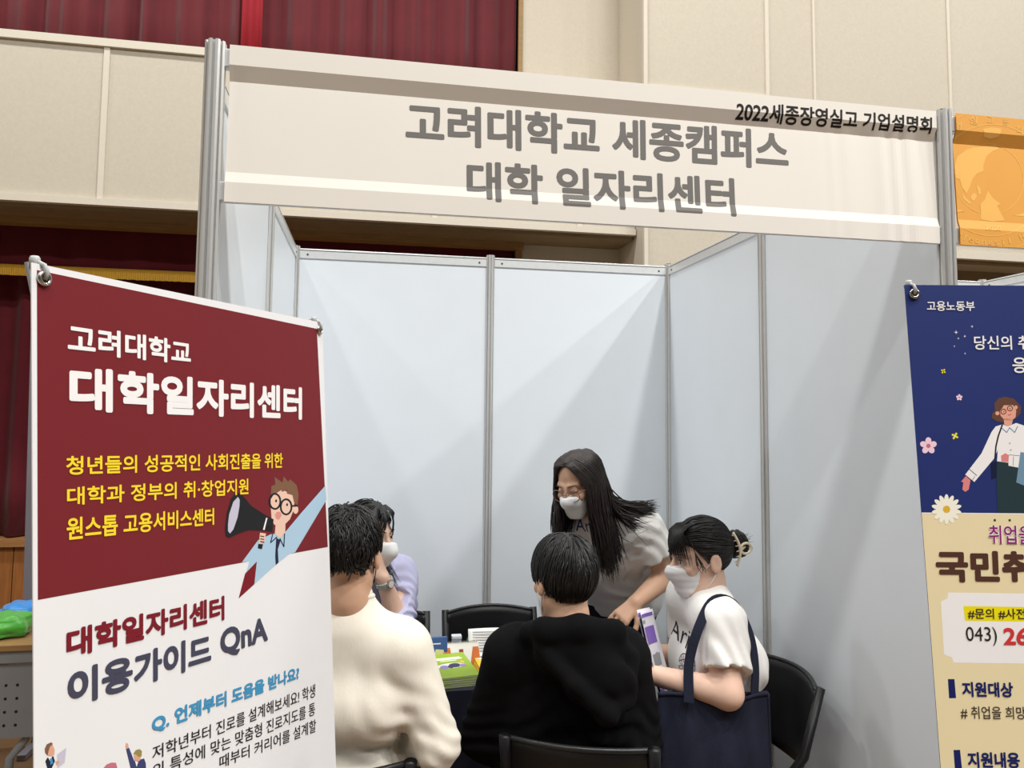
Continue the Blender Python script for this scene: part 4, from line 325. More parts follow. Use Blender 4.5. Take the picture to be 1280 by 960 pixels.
ORANGE_P=[('emblem',1,[(2.3154,2.3603),(2.3127,2.3383),(2.3098,2.3384),(2.3125,2.3601)]),('emblem',1,[(2.3127,2.3383),(2.3067,2.3165),(2.304,2.317),(2.3098,2.3384)]),('emblem',1,[(2.3067,2.3165),(2.2977,2.2953),(2.2951,2.2961),(2.304,2.317)]),('emblem',1,[(2.2977,2.2953),(2.2857,2.2751),(2.2832,2.2762),(2.2951,2.2961)]),('emblem',1,[(2.2857,2.2751),(2.2709,2.2562),(2.2688,2.2576),(2.2832,2.2762)]),('emblem',1,[(2.2709,2.2562),(2.2538,2.2389),(2.2519,2.2406),(2.2688,2.2576)]),('emblem',1,[(2.2538,2.2389),(2.2345,2.2236),(2.2329,2.2255),(2.2519,2.2406)]),('emblem',1,[(2.2345,2.2236),(2.2134,2.2105),(2.2121,2.2125),(2.2329,2.2255)]),('emblem',1,[(2.2134,2.2105),(2.191,2.1997),(2.19,2.202),(2.2121,2.2125)]),('emblem',1,[(2.191,2.1997),(2.1675,2.1916),(2.1669,2.1939),(2.19,2.202)]),('emblem',1,[(2.1675,2.1916),(2.1434,2.1861),(2.1432,2.1885),(2.1669,2.1939)]),('emblem',1,[(2.1434,2.1861),(2.1192,2.1834),(2.1193,2.1859),(2.1432,2.1885)]),('emblem',1,[(2.1192,2.1834),(2.0951,2.1835),(2.0956,2.186),(2.1193,2.1859)]),('emblem',1,[(2.0951,2.1835),(2.0717,2.1864),(2.0725,2.1888),(2.0956,2.186)]),('emblem',1,[(2.0717,2.1864),(2.0492,2.192),(2.0504,2.1943),(2.0725,2.1888)]),('emblem',1,[(2.0492,2.192),(2.0282,2.2002),(2.0296,2.2023),(2.0504,2.1943)]),('emblem',1,[(2.0282,2.2002),(2.0088,2.2108),(2.0105,2.2128),(2.0296,2.2023)]),('emblem',1,[(2.0088,2.2108),(1.9915,2.2238),(1.9934,2.2256),(2.0105,2.2128)]),('emblem',1,[(1.9915,2.2238),(1.9764,2.2388),(1.9786,2.2404),(1.9934,2.2256)]),('emblem',1,[(1.9764,2.2388),(1.9639,2.2556),(1.9663,2.2569),(1.9786,2.2404)]),('emblem',1,[(1.9639,2.2556),(1.9541,2.2739),(1.9567,2.275),(1.9663,2.2569)]),('emblem',1,[(1.9541,2.2739),(1.9473,2.2935),(1.9499,2.2943),(1.9567,2.275)]),('emblem',1,[(1.9473,2.2935),(1.9434,2.314),(1.9461,2.3144),(1.9499,2.2943)]),('emblem',1,[(1.9434,2.314),(1.9426,2.335),(1.9453,2.3352),(1.9461,2.3144)]),('emblem',1,[(1.9426,2.335),(1.9449,2.3563),(1.9475,2.3562),(1.9453,2.3352)]),('emblem',1,[(1.9449,2.3563),(1.9502,2.3776),(1.9528,2.3771),(1.9475,2.3562)]),('emblem',1,[(1.9502,2.3776),(1.9586,2.3983),(1.961,2.3976),(1.9528,2.3771)]),('emblem',1,[(1.9586,2.3983),(1.9698,2.4183),(1.9721,2.4172),(1.961,2.3976)]),('emblem',1,[(1.9698,2.4183),(1.9837,2.4371),(1.9858,2.4358),(1.9721,2.4172)]),('emblem',1,[(1.9837,2.4371),(2.0,2.4545),(2.0019,2.4529),(1.9858,2.4358)]),('emblem',1,[(2.0,2.4545),(2.0186,2.4701),(2.0202,2.4683),(2.0019,2.4529)]),('emblem',1,[(2.0186,2.4701),(2.0391,2.4837),(2.0404,2.4817),(2.0202,2.4683)]),('emblem',1,[(2.0391,2.4837),(2.0611,2.495),(2.0621,2.4928),(2.0404,2.4817)]),('emblem',1,[(2.0611,2.495),(2.0844,2.5039),(2.085,2.5015),(2.0621,2.4928)]),('emblem',1,[(2.0844,2.5039),(2.1085,2.5101),(2.1087,2.5076),(2.085,2.5015)]),('emblem',1,[(2.1085,2.5101),(2.133,2.5135),(2.1329,2.511),(2.1087,2.5076)]),('emblem',1,[(2.133,2.5135),(2.1575,2.5141),(2.157,2.5115),(2.1329,2.511)]),('emblem',1,[(2.1575,2.5141),(2.1815,2.5117),(2.1806,2.5093),(2.157,2.5115)]),('emblem',1,[(2.1815,2.5117),(2.2046,2.5066),(2.2035,2.5042),(2.1806,2.5093)]),('emblem',1,[(2.2046,2.5066),(2.2265,2.4987),(2.225,2.4964),(2.2035,2.5042)]),('emblem',1,[(2.2265,2.4987),(2.2467,2.4881),(2.2449,2.486),(2.225,2.4964)]),('emblem',1,[(2.2467,2.4881),(2.2648,2.475),(2.2627,2.4731),(2.2449,2.486)]),('emblem',1,[(2.2648,2.475),(2.2806,2.4597),(2.2782,2.458),(2.2627,2.4731)]),('emblem',1,[(2.2806,2.4597),(2.2937,2.4425),(2.2911,2.441),(2.2782,2.458)]),('emblem',1,[(2.2937,2.4425),(2.3039,2.4235),(2.3012,2.4224),(2.2911,2.441)]),('emblem',1,[(2.3039,2.4235),(2.3109,2.4033),(2.3081,2.4024),(2.3012,2.4224)]),('emblem',1,[(2.3109,2.4033),(2.3148,2.3821),(2.3119,2.3815),(2.3081,2.4024)]),('emblem',1,[(2.3148,2.3821),(2.3154,2.3603),(2.3125,2.3601),(2.3119,2.3815)]),('emblem',1,[(2.3803,2.3647),(2.3767,2.3366),(2.3738,2.3367),(2.3774,2.3645)]),('emblem',1,[(2.3767,2.3366),(2.3687,2.3088),(2.3659,2.3093),(2.3738,2.3367)]),('emblem',1,[(2.3687,2.3088),(2.3565,2.2818),(2.3539,2.2826),(2.3659,2.3093)]),('emblem',1,[(2.3565,2.2818),(2.3403,2.256),(2.3379,2.2571),(2.3539,2.2826)]),('emblem',1,[(2.3403,2.256),(2.3205,2.232),(2.3183,2.2333),(2.3379,2.2571)]),('emblem',1,[(2.3205,2.232),(2.2975,2.21),(2.2955,2.2117),(2.3183,2.2333)]),('emblem',1,[(2.2975,2.21),(2.2716,2.1905),(2.27,2.1924),(2.2955,2.2117)]),('emblem',1,[(2.2716,2.1905),(2.2433,2.1739),(2.242,2.1759),(2.27,2.1924)]),('emblem',1,[(2.2433,2.1739),(2.2133,2.1603),(2.2123,2.1625),(2.242,2.1759)]),('emblem',1,[(2.2133,2.1603),(2.1819,2.15),(2.1813,2.1523),(2.2123,2.1625)]),('emblem',1,[(2.1819,2.15),(2.1497,2.1431),(2.1494,2.1455),(2.1813,2.1523)]),('emblem',1,[(2.1497,2.1431),(2.1173,2.1397),(2.1174,2.1421),(2.1494,2.1455)]),('emblem',1,[(2.1173,2.1397),(2.0853,2.1399),(2.0857,2.1423),(2.1174,2.1421)]),('emblem',1,[(2.0853,2.1399),(2.0541,2.1435),(2.0549,2.1459),(2.0857,2.1423)]),('emblem',1,[(2.0541,2.1435),(2.0242,2.1506),(2.0253,2.1529),(2.0549,2.1459)]),('emblem',1,[(2.0242,2.1506),(1.9962,2.1609),(1.9976,2.1631),(2.0253,2.1529)]),('emblem',1,[(1.9962,2.1609),(1.9705,2.1744),(1.9722,2.1764),(1.9976,2.1631)]),('emblem',1,[(1.9705,2.1744),(1.9475,2.1907),(1.9494,2.1925),(1.9722,2.1764)]),('emblem',1,[(1.9475,2.1907),(1.9275,2.2096),(1.9297,2.2112),(1.9494,2.1925)]),('emblem',1,[(1.9275,2.2096),(1.9109,2.2308),(1.9132,2.2321),(1.9297,2.2112)]),('emblem',1,[(1.9109,2.2308),(1.8978,2.2539),(1.9003,2.2549),(1.9132,2.2321)]),('emblem',1,[(1.8978,2.2539),(1.8886,2.2785),(1.8912,2.2793),(1.9003,2.2549)]),('emblem',1,[(1.8886,2.2785),(1.8834,2.3044),(1.8861,2.3049),(1.8912,2.2793)]),('emblem',1,[(1.8834,2.3044),(1.8823,2.3309),(1.8849,2.3311),(1.8861,2.3049)]),('emblem',1,[(1.8823,2.3309),(1.8852,2.3579),(1.8878,2.3577),(1.8849,2.3311)]),('emblem',1,[(1.8852,2.3579),(1.8922,2.3847),(1.8947,2.3842),(1.8878,2.3577)]),('emblem',1,[(1.8922,2.3847),(1.9031,2.4109),(1.9056,2.4102),(1.8947,2.3842)]),('emblem',1,[(1.9031,2.4109),(1.9178,2.4362),(1.9201,2.4352),(1.9056,2.4102)]),('emblem',1,[(1.9178,2.4362),(1.9362,2.4602),(1.9383,2.4588),(1.9201,2.4352)]),('emblem',1,[(1.9362,2.4602),(1.9578,2.4823),(1.9597,2.4807),(1.9383,2.4588)]),('emblem',1,[(1.9578,2.4823),(1.9824,2.5022),(1.984,2.5004),(1.9597,2.4807)]),('emblem',1,[(1.9824,2.5022),(2.0096,2.5197),(2.0109,2.5176),(1.984,2.5004)]),('emblem',1,[(2.0096,2.5197),(2.0389,2.5342),(2.0399,2.532),(2.0109,2.5176)]),('emblem',1,[(2.0389,2.5342),(2.07,2.5457),(2.0706,2.5434),(2.0399,2.532)]),('emblem',1,[(2.07,2.5457),(2.1021,2.5538),(2.1024,2.5514),(2.0706,2.5434)]),('emblem',1,[(2.1021,2.5538),(2.1349,2.5584),(2.1348,2.5559),(2.1024,2.5514)]),('emblem',1,[(2.1349,2.5584),(2.1676,2.5594),(2.1672,2.5569),(2.1348,2.5559)]),('emblem',1,[(2.1676,2.5594),(2.1999,2.5567),(2.199,2.5542),(2.1672,2.5569)]),('emblem',1,[(2.1999,2.5567),(2.231,2.5504),(2.2298,2.548),(2.199,2.5542)]),('emblem',1,[(2.231,2.5504),(2.2604,2.5405),(2.2589,2.5382),(2.2298,2.548)]),('emblem',1,[(2.2604,2.5405),(2.2876,2.5272),(2.2858,2.5251),(2.2589,2.5382)]),('emblem',1,[(2.2876,2.5272),(2.3121,2.5107),(2.3099,2.5088),(2.2858,2.5251)]),('emblem',1,[(2.3121,2.5107),(2.3333,2.4914),(2.3309,2.4896),(2.3099,2.5088)]),('emblem',1,[(2.3333,2.4914),(2.351,2.4694),(2.3484,2.468),(2.3309,2.4896)]),('emblem',1,[(2.351,2.4694),(2.3647,2.4453),(2.362,2.4442),(2.3484,2.468)]),('emblem',1,[(2.3647,2.4453),(2.3743,2.4195),(2.3715,2.4187),(2.362,2.4442)]),('emblem',1,[(2.3743,2.4195),(2.3796,2.3925),(2.3767,2.3919),(2.3715,2.4187)]),('emblem',1,[(2.3796,2.3925),(2.3803,2.3647),(2.3774,2.3645),(2.3767,2.3919)]),('emblem',1,[(2.014,2.3825),(2.0254,2.4139),(2.0606,2.438),(2.1095,2.4509),(2.1515,2.4572),(2.1687,2.4493),(2.1437,2.4381),(2.1222,2.421),(2.1075,2.4015),(2.0929,2.382),(2.1068,2.386),(2.1099,2.377),(2.0853,2.3661),(2.0709,2.3498),(2.0596,2.3246),(2.0486,2.3057),(2.0356,2.3231),(2.0297,2.347),(2.0162,2.3491)]),('emblem',1,[(2.0317,2.3106),(2.0447,2.2932),(2.0612,2.2791),(2.0556,2.2757),(2.0377,2.2898)]),('emblem',1,[(2.0621,2.3004),(2.0748,2.3104),(2.0827,2.3018),(2.0718,2.2858),(2.0637,2.2884)]),('emblem',1,[(2.0827,2.3353),(2.0941,2.3269),(2.0968,2.3088),(2.0884,2.3052)]),('emblem',2,[(2.1193,2.3194),(2.1344,2.2989),(2.1594,2.2821),(2.1473,2.2752),(2.1698,2.2338),(2.1279,2.2283),(2.0902,2.2322),(2.1019,2.2664),(2.0921,2.278),(2.1064,2.291)]),('emblem',1,[(2.101,2.4966),(2.1326,2.5035),(2.1639,2.5017),(2.156,2.4793),(2.1312,2.4712),(2.107,2.4754)]),('emblem',1,[(2.006,2.2605),(2.0397,2.2535),(2.0055,2.2472)]),('emblem',1,[(2.1985,2.2508),(2.2482,2.2629),(2.2476,2.2493)]),('emblem',1,[(2.2443,2.3616),(2.2421,2.3448),(2.24,2.345),(2.2422,2.3615)]),('emblem',1,[(2.2421,2.3448),(2.2369,2.3282),(2.235,2.3287),(2.24,2.345)]),('emblem',1,[(2.2369,2.3282),(2.2291,2.3123),(2.2273,2.313),(2.235,2.3287)]),('emblem',1,[(2.2291,2.3123),(2.2187,2.2974),(2.2171,2.2984),(2.2273,2.313)]),('emblem',1,[(2.2187,2.2974),(2.2061,2.284),(2.2047,2.2852),(2.2171,2.2984)]),('emblem',1,[(2.2061,2.284),(2.1915,2.2723),(2.1904,2.2738),(2.2047,2.2852)]),('emblem',1,[(2.1915,2.2723),(2.1754,2.2627),(2.1745,2.2643),(2.1904,2.2738)]),('emblem',1,[(2.1754,2.2627),(2.1581,2.2554),(2.1576,2.2571),(2.1745,2.2643)]),('emblem',1,[(2.1581,2.2554),(2.1401,2.2504),(2.1399,2.2522),(2.1576,2.2571)]),('emblem',1,[(2.1401,2.2504),(2.1219,2.2481),(2.1219,2.2499),(2.1399,2.2522)]),('emblem',1,[(2.1219,2.2481),(2.1037,2.2483),(2.1041,2.2501),(2.1219,2.2499)]),('emblem',1,[(2.1037,2.2483),(2.0862,2.2511),(2.0869,2.2528),(2.1041,2.2501)]),('emblem',1,[(2.0862,2.2511),(2.0697,2.2564),(2.0707,2.258),(2.0869,2.2528)]),('emblem',1,[(2.0697,2.2564),(2.0547,2.264),(2.0559,2.2656),(2.0707,2.258)]),('emblem',1,[(2.0547,2.264),(2.0414,2.2738),(2.0429,2.2752),(2.0559,2.2656)]),('emblem',1,[(2.0414,2.2738),(2.0301,2.2856),(2.0318,2.2868),(2.0429,2.2752)]),('emblem',1,[(2.0301,2.2856),(2.0213,2.299),(2.0231,2.2999),(2.0318,2.2868)]),('emblem',1,[(2.0213,2.299),(2.015,2.3137),(2.0169,2.3144),(2.0231,2.2999)]),('emblem',1,[(2.015,2.3137),(2.0114,2.3294),(2.0134,2.3298),(2.0169,2.3144)]),('emblem',1,[(2.0114,2.3294),(2.0106,2.3457),(2.0126,2.3458),(2.0134,2.3298)]),('emblem',1,[(2.0106,2.3457),(2.0126,2.3622),(2.0146,2.3621),(2.0126,2.3458)]),('emblem',1,[(2.0126,2.3622),(2.0174,2.3786),(2.0194,2.3781),(2.0146,2.3621)]),('emblem',1,[(2.0174,2.3786),(2.0249,2.3943),(2.0267,2.3936),(2.0194,2.3781)]),('emblem',1,[(2.0249,2.3943),(2.0349,2.4091),(2.0365,2.4082),(2.0267,2.3936)]),('emblem',1,[(2.0349,2.4091),(2.0471,2.4226),(2.0485,2.4214),(2.0365,2.4082)]),('emblem',1,[(2.0471,2.4226),(2.0614,2.4344),(2.0625,2.433),(2.0485,2.4214)]),('emblem',1,[(2.0614,2.4344),(2.0772,2.4443),(2.0781,2.4427),(2.0625,2.433)]),('emblem',1,[(2.0772,2.4443),(2.0944,2.452),(2.0949,2.4503),(2.0781,2.4427)]),('emblem',1,[(2.0944,2.452),(2.1124,2.4572),(2.1126,2.4554),(2.0949,2.4503)]),('emblem',1,[(2.1124,2.4572),(2.1307,2.46),(2.1307,2.4581),(2.1126,2.4554)]),('emblem',1,[(2.1307,2.46),(2.1491,2.4601),(2.1487,2.4582),(2.1307,2.4581)]),('emblem',1,[(2.1491,2.4601),(2.1669,2.4575),(2.1662,2.4557),(2.1487,2.4582)]),('emblem',1,[(2.1669,2.4575),(2.1837,2.4524),(2.1827,2.4507),(2.1662,2.4557)]),('emblem',1,[(2.1837,2.4524),(2.1992,2.4448),(2.1979,2.4432),(2.1827,2.4507)]),('emblem',1,[(2.1992,2.4448),(2.2129,2.435),(2.2113,2.4335),(2.1979,2.4432)]),('emblem',1,[(2.2129,2.435),(2.2244,2.423),(2.2227,2.4218),(2.2113,2.4335)]),('emblem',1,[(2.2244,2.423),(2.2335,2.4094),(2.2316,2.4084),(2.2227,2.4218)]),('emblem',1,[(2.2335,2.4094),(2.24,2.3944),(2.2379,2.3936),(2.2316,2.4084)]),('emblem',1,[(2.24,2.3944),(2.2436,2.3783),(2.2415,2.3779),(2.2379,2.3936)]),('emblem',1,[(2.2436,2.3783),(2.2443,2.3616),(2.2422,2.3615),(2.2415,2.3779)])]
# ------------------------------------------------------------------ palette
PANEL = mat('booth_panel', (219, 225, 230), .42, var=.012, vscale=6, bump=.02, bscale=60)
ALU = mat('aluminium', (206, 206, 204), .34, metal=.45, var=.05, vscale=40, stretch=(8, 8, 1))
ALUW = mat('aluminium_rail', (222, 224, 224), .38, metal=.35, var=.04, vscale=40)
SLOT = mat('slot_dark', (60, 60, 60), .7)
BEIGE = mat('fabric_wall', (200, 191, 174), .9, var=.045, vscale=45, bump=.25, bscale=350)
BEIGE2 = mat('painted_trim', (214, 206, 190), .7, var=.02)
SOFFIT = mat('soffit', (140, 124, 96), .8, var=.1, vscale=8)
WOODTRIM = mat('wood_trim', (148, 116, 70), .55, var=.2, vscale=12, stretch=(.4, 6, 6))
STAGEWOOD = mat('stage_wood', (146, 92, 46), .5, var=.22, vscale=10, stretch=(5, 5, .4))
STAGEEDGE = mat('stage_edge', (152, 108, 64), .5, var=.15, vscale=10, stretch=(.4, 6, 6))
FLOOR = mat('gym_floor', (118, 92, 64), .4, var=.12, vscale=6, stretch=(.5, 8, 1))
CURT = mat('curtain_red', (100, 26, 34), .85, var=.08, vscale=8, bump=.2, bscale=300, sheen=.2)
CURT2 = mat('curtain_dark', (92, 14, 28), .9, var=.1, vscale=8, sheen=.1)
CURT3 = mat('curtain_lit_red', (150, 22, 36), .8, var=.05)  # lit copy of the curtain red, light put into the colour
GOLD = mat('gold_fringe', (196, 148, 36), .55, var=.25, vscale=120, stretch=(3, 3, .2), bump=.6, bscale=150)
BLACKP = mat('black_plastic', (16, 16, 17), .42, var=.1, vscale=60, bump=.12, bscale=500)
BLACKM = mat('black_metal', (20, 20, 21), .35, metal=.3)
STEEL = mat('steel', (190, 186, 178), .25, metal=1.0)
WHITEPVC = mat('white_print_stock', (232, 232, 234), .5, var=.01, vscale=10, spec=.2)
C_ = {}
for n, c in dict(sign_grey=(116, 113, 110), ink_black=(38, 34, 34), print_white=(240, 238, 238), print_yellow=(246, 214, 48), print_maroon=(122, 28, 40), print_maroon_field=(117, 36, 42),
                 print_slate=(70, 70, 88), print_blue=(66, 146, 190), print_cream=(232, 217, 176), print_yellow2=(236, 222, 20), print_navy=(26, 36, 96), print_purple=(142, 40, 112),
                 print_brown=(82, 52, 42), ink_brown=(58, 46, 40), print_red=(206, 56, 56), art_sky=(170, 200, 222), art_skin=(232, 196, 176), art_navy=(36, 40, 60), art_brown=(126, 92, 70),
                 art_blush=(214, 146, 138), art_black=(34, 35, 38), art_lilac=(196, 192, 210), art_skin2=(218, 164, 138), art_navy2=(62, 68, 112), art_olive=(150, 138, 76), art_pink=(196, 112, 130),
                 art_green=(52, 84, 40), art_pinkpale=(240, 206, 222), art_petal=(244, 242, 226), art_gold=(222, 178, 60), art_hairbrown=(100, 68, 54), art_skin3=(226, 164, 142), art_brownline=(78, 46, 40),
                 art_steel=(112, 146, 172), art_teal=(40, 58, 64), art_ink=(22, 30, 62), art_skin4=(222, 132, 132), art_grey=(180, 180, 186), emblem=(236, 182, 98)).items():
    C_[n] = mat(n, c, .55, var=.01, spec=.15)

# ------------------------------------------------------------------ setting
def struct(mb, name): return tag(mb.build(name), kind='structure')
struct(MB().add([(-9, -9, 0), (11, -9, 0), (11, 7, 0), (-9, 7, 0)], [[0, 1, 2, 3]], FLOOR), 'floor')
XR = 2.73
struct(MB().box((-9.1, -9, 0), (-9, 7, 9), BEIGE), 'wall_left')
struct(MB().box((1.74, 4.95, 0), (XR, 5.05, 9), BEIGE).box((1.71, 4.93, 4.66), (1.75, 4.97, 9), WOODTRIM).box((1.70, 4.92, .57), (1.76, 4.97, 3.28), WOODTRIM), 'wall_back')
struct(MB().box((XR, 4.3, 0), (5.4, 5.05, 3.24), BEIGE).box((XR, 4.3, 3.24), (11, 5.05, 9), BEIGE), 'wall_right')
struct(MB().box((5.4, 5.0, 0), (11, 5.1, 3.26), SOFFIT).box((5.4, 4.34, 3.17), (11, 4.42, 3.235), SOFFIT), 'wall_right_recess')
t = MB()
t.box((XR - .005, 4.28, 0), (XR + .03, 4.32, 9), BEIGE2)
for x, w in ((3.93, .035), (4.41, .022), (5.86, .03)): t.box((x - w / 2, 4.285, 3.24), (x + w / 2, 4.32, 9), BEIGE2)
t.box((XR + .03, 4.28, 4.555), (3.91, 4.32, 4.59), BEIGE2).box((XR + .03, 4.285, 4.605), (3.91, 4.32, 4.625), BEIGE2)
t.box((5.4, 4.27, 3.19), (11, 4.33, 3.262), BEIGE2)
struct(t, 'trim_1')
struct(MB().box((-7, 4.5, 3.33), (XR - .01, 4.95, 4.66), BEIGE).box((-7, 4.54, 3.26), (XR - .02, 4.95, 3.33), SOFFIT).box((-7, 4.85, 3.20), (1.76, 4.97, 3.265), WOODTRIM), 'wall_back_band')
t = MB()
t.box((-7, 4.47, 4.60), (XR - .01, 4.53, 4.665), BEIGE2).box((-7, 4.47, 3.29), (XR - .01, 4.53, 3.345), BEIGE2)
for x in (-4.4, -3.1, -1.78, -.42, .9, 2.2): t.box((x - .022, 4.485, 3.34), (x + .022, 4.52, 4.61), BEIGE2)
struct(t, 'trim_2')
struct(MB().box((-7, 6.6, 0), (XR, 6.7, 9), mat('stage_back', (50, 20, 24), .9)), 'wall_stage_back')

st = thing('stage_platform', 'low wooden stage platform along the back wall below the dark curtain', 'stage', (-2, 5.2, 0), world=True)
MB().box((-7, 5.2, .51), (1.72, 6.5, .55), STAGEEDGE).box((-7, 5.16, .50), (1.72, 5.21, .558), STAGEEDGE).build('stage_floor', st)
f = MB()
x = -7.0
while x < 1.58:
    f.box((x + .004, 5.21, .0), (x + .116, 5.25, .51), STAGEWOOD); x += .12
f.build('front_panel', st)

def pleats(x0, x1, z0, z1, y, m, amp, per, seed, bright=None):
    r = np.random.RandomState(seed); ph = r.rand(6) * 6
    def wv(x): return math.sin(2 * PI * x / per + ph[0] + 1.3 * math.sin(2 * PI * x / (per * 3.1) + ph[1])) + .45 * math.sin(2 * PI * x / (per * .47) + ph[2])
    n = int((x1 - x0) / per * 14)
    mb = MB()
    mb.grid(lambda u, v: (x0 + (x1 - x0) * u, y + amp * wv(x0 + (x1 - x0) * u) * (1 - .25 * v) + .01 * math.sin(9 * u + 4 * v), z0 + (z1 - z0) * v), n, 6, m, thick=lambda u, v: (0, .004, 0))
    return mb
tag(pleats(-6.9, 1.71, 4.5, 8.9, 5.12, CURT, .055, .34, 3).build('upper_curtain'), 'dark red pleated curtain hanging above the beige band of the back wall', 'curtain')
tag(pleats(-.84, -.66, 4.68, 8.9, 4.985, CURT3, .010, .2, 8).build('lit_fold_strip'), 'lit fold of the upper dark red curtain, painted as a narrow brighter red strip', 'curtain')  # lit fold of the upper curtain, its brightness painted in
tag(pleats(-6.9, 1.66, .56, 3.3, 5.40, CURT2, .06, .42, 5).build('stage_curtain'), 'dark maroon curtain closing the stage below the gold fringed valance', 'curtain')
v = thing('stage_valance', 'short maroon valance with a gold fringe along the top of the stage opening', 'valance', (-2, 5.1, 2.8), world=True)
pleats(-6.9, 1.72, 2.875, 3.3, 5.12, CURT2, .012, .5, 6).build('valance_cloth', v)
fr = MB()
fr.box((-6.9, 5.095, 2.868), (1.72, 5.11, 2.895), GOLD)
x = -6.9
while x < 1.70:
    fr.box((x, 5.095, 2.80 + .004 * rnd.random()), (x + .016, 5.108, 2.87), GOLD); x += .018
fr.build('fringe', v)

# ------------------------------------------------------------------ exhibition booth
W = 1.98; H = 2.48
def post_profile(r=.021):
    p = []
    for k in range(8):
        a = k * PI / 4; c, s = math.cos(a), math.sin(a)
        for (u, w) in ((r, -.42 * r), (r, -.14 * r), (.72 * r, -.14 * r), (.72 * r, .14 * r), (r, .14 * r), (r, .42 * r)):
            p.append((u * c - w * s, u * s + w * c))
    return p
PP = post_profile()
def post(x, y, h, par, m=ALU, r=None):
    mb = MB(); mb.prism(PP if r is None else post_profile(r), 0, h, m, Matrix.Translation((x, y, 0)))
    mb.cyl((x, y, h), (x, y, h + .004), .012, BLACKP, 16)
    mb.cyl((x, y, 0), (x, y, .02), .022, SLOT, 16)
    return mb.build('post', par)
def wall(x0, y0, x1, y1, par):
    """one panel with its rails between two posts"""
    d = Vector((x1 - x0, y1 - y0, 0)); L = d.length; d /= L
    M = Matrix(((d.x, -d.y, 0, x0), (d.y, d.x, 0, y0), (0, 0, 1, 0), (0, 0, 0, 1)))
    g = .021
    MB().box((g, -.002, .05), (L - g, .002, H - .04), PANEL, M=M).build('wall_panel', par)
    for n, a, b in (('top_rail', H - .05, H), ('bottom_rail', .02, .07)):
        r = MB().box((g, -.009, a), (L - g, .009, b), ALUW, .002, 1, M=M)
        if n == 'top_rail':
            r.box((g, -.0095, b - .011), (L - g, .0095, b - .008), SLOT, M=M)
            for u in (.06, L - .06):
                for s in (-1, 1): r.cyl(M @ Vector((u, s * .008, b - .03)), M @ Vector((u, s * .0115, b - .03)), .005, SLOT, 10)
        r.build(n, par)
bo = thing('exhibition_booth', 'white panelled exhibition booth with grooved aluminium posts, open at the front', 'booth', (W / 2, W / 2, 0), world=True)
for x, y, h in ((0, 0, 2.543), (W, 0, 2.543)): post(x, y, h, bo, r=.023)
for x, y in ((0, W / 2), (0, W), (W / 2, W), (W, W), (W, W / 2)): post(x, y, H + .012, bo)
for a in ((0, 0, 0, W / 2), (0, W / 2, 0, W), (0, W, W / 2, W), (W / 2, W, W, W), (W, 0, W, W / 2), (W, W / 2, W, W)): wall(*a, bo)
for z0, z1 in ((2.158, 2.204), (2.484, 2.529)):
    MB().box((.02, -.006, z0), (W - .02, .02, z1), ALUW, .002, 1).build('fascia_rail', bo)
nb = thing('exhibition_booth', 'next white panelled booth on the right, behind the blue banner, under an orange sign', 'booth', (W * 1.5 + .02, W / 2, 0), world=True)
X2 = W * 2
for x, y, h in ((X2, 0, 2.543),): post(x, y, h, nb, r=.023)
for x, y in ((W * 1.5, W), (X2, W), (X2, W / 2)): post(x, y, H + .012, nb)
for a in ((W + .022, W, W * 1.5, W), (W * 1.5, W, X2, W), (X2, 0, X2, W / 2), (X2, W / 2, X2, W)): wall(*a, nb)
for z0, z1 in ((2.158, 2.204), (2.484, 2.529)):
    MB().box((W + .02, -.006, z0), (X2 - .02, .02, z1), ALUW, .002, 1).build('fascia_rail', nb)

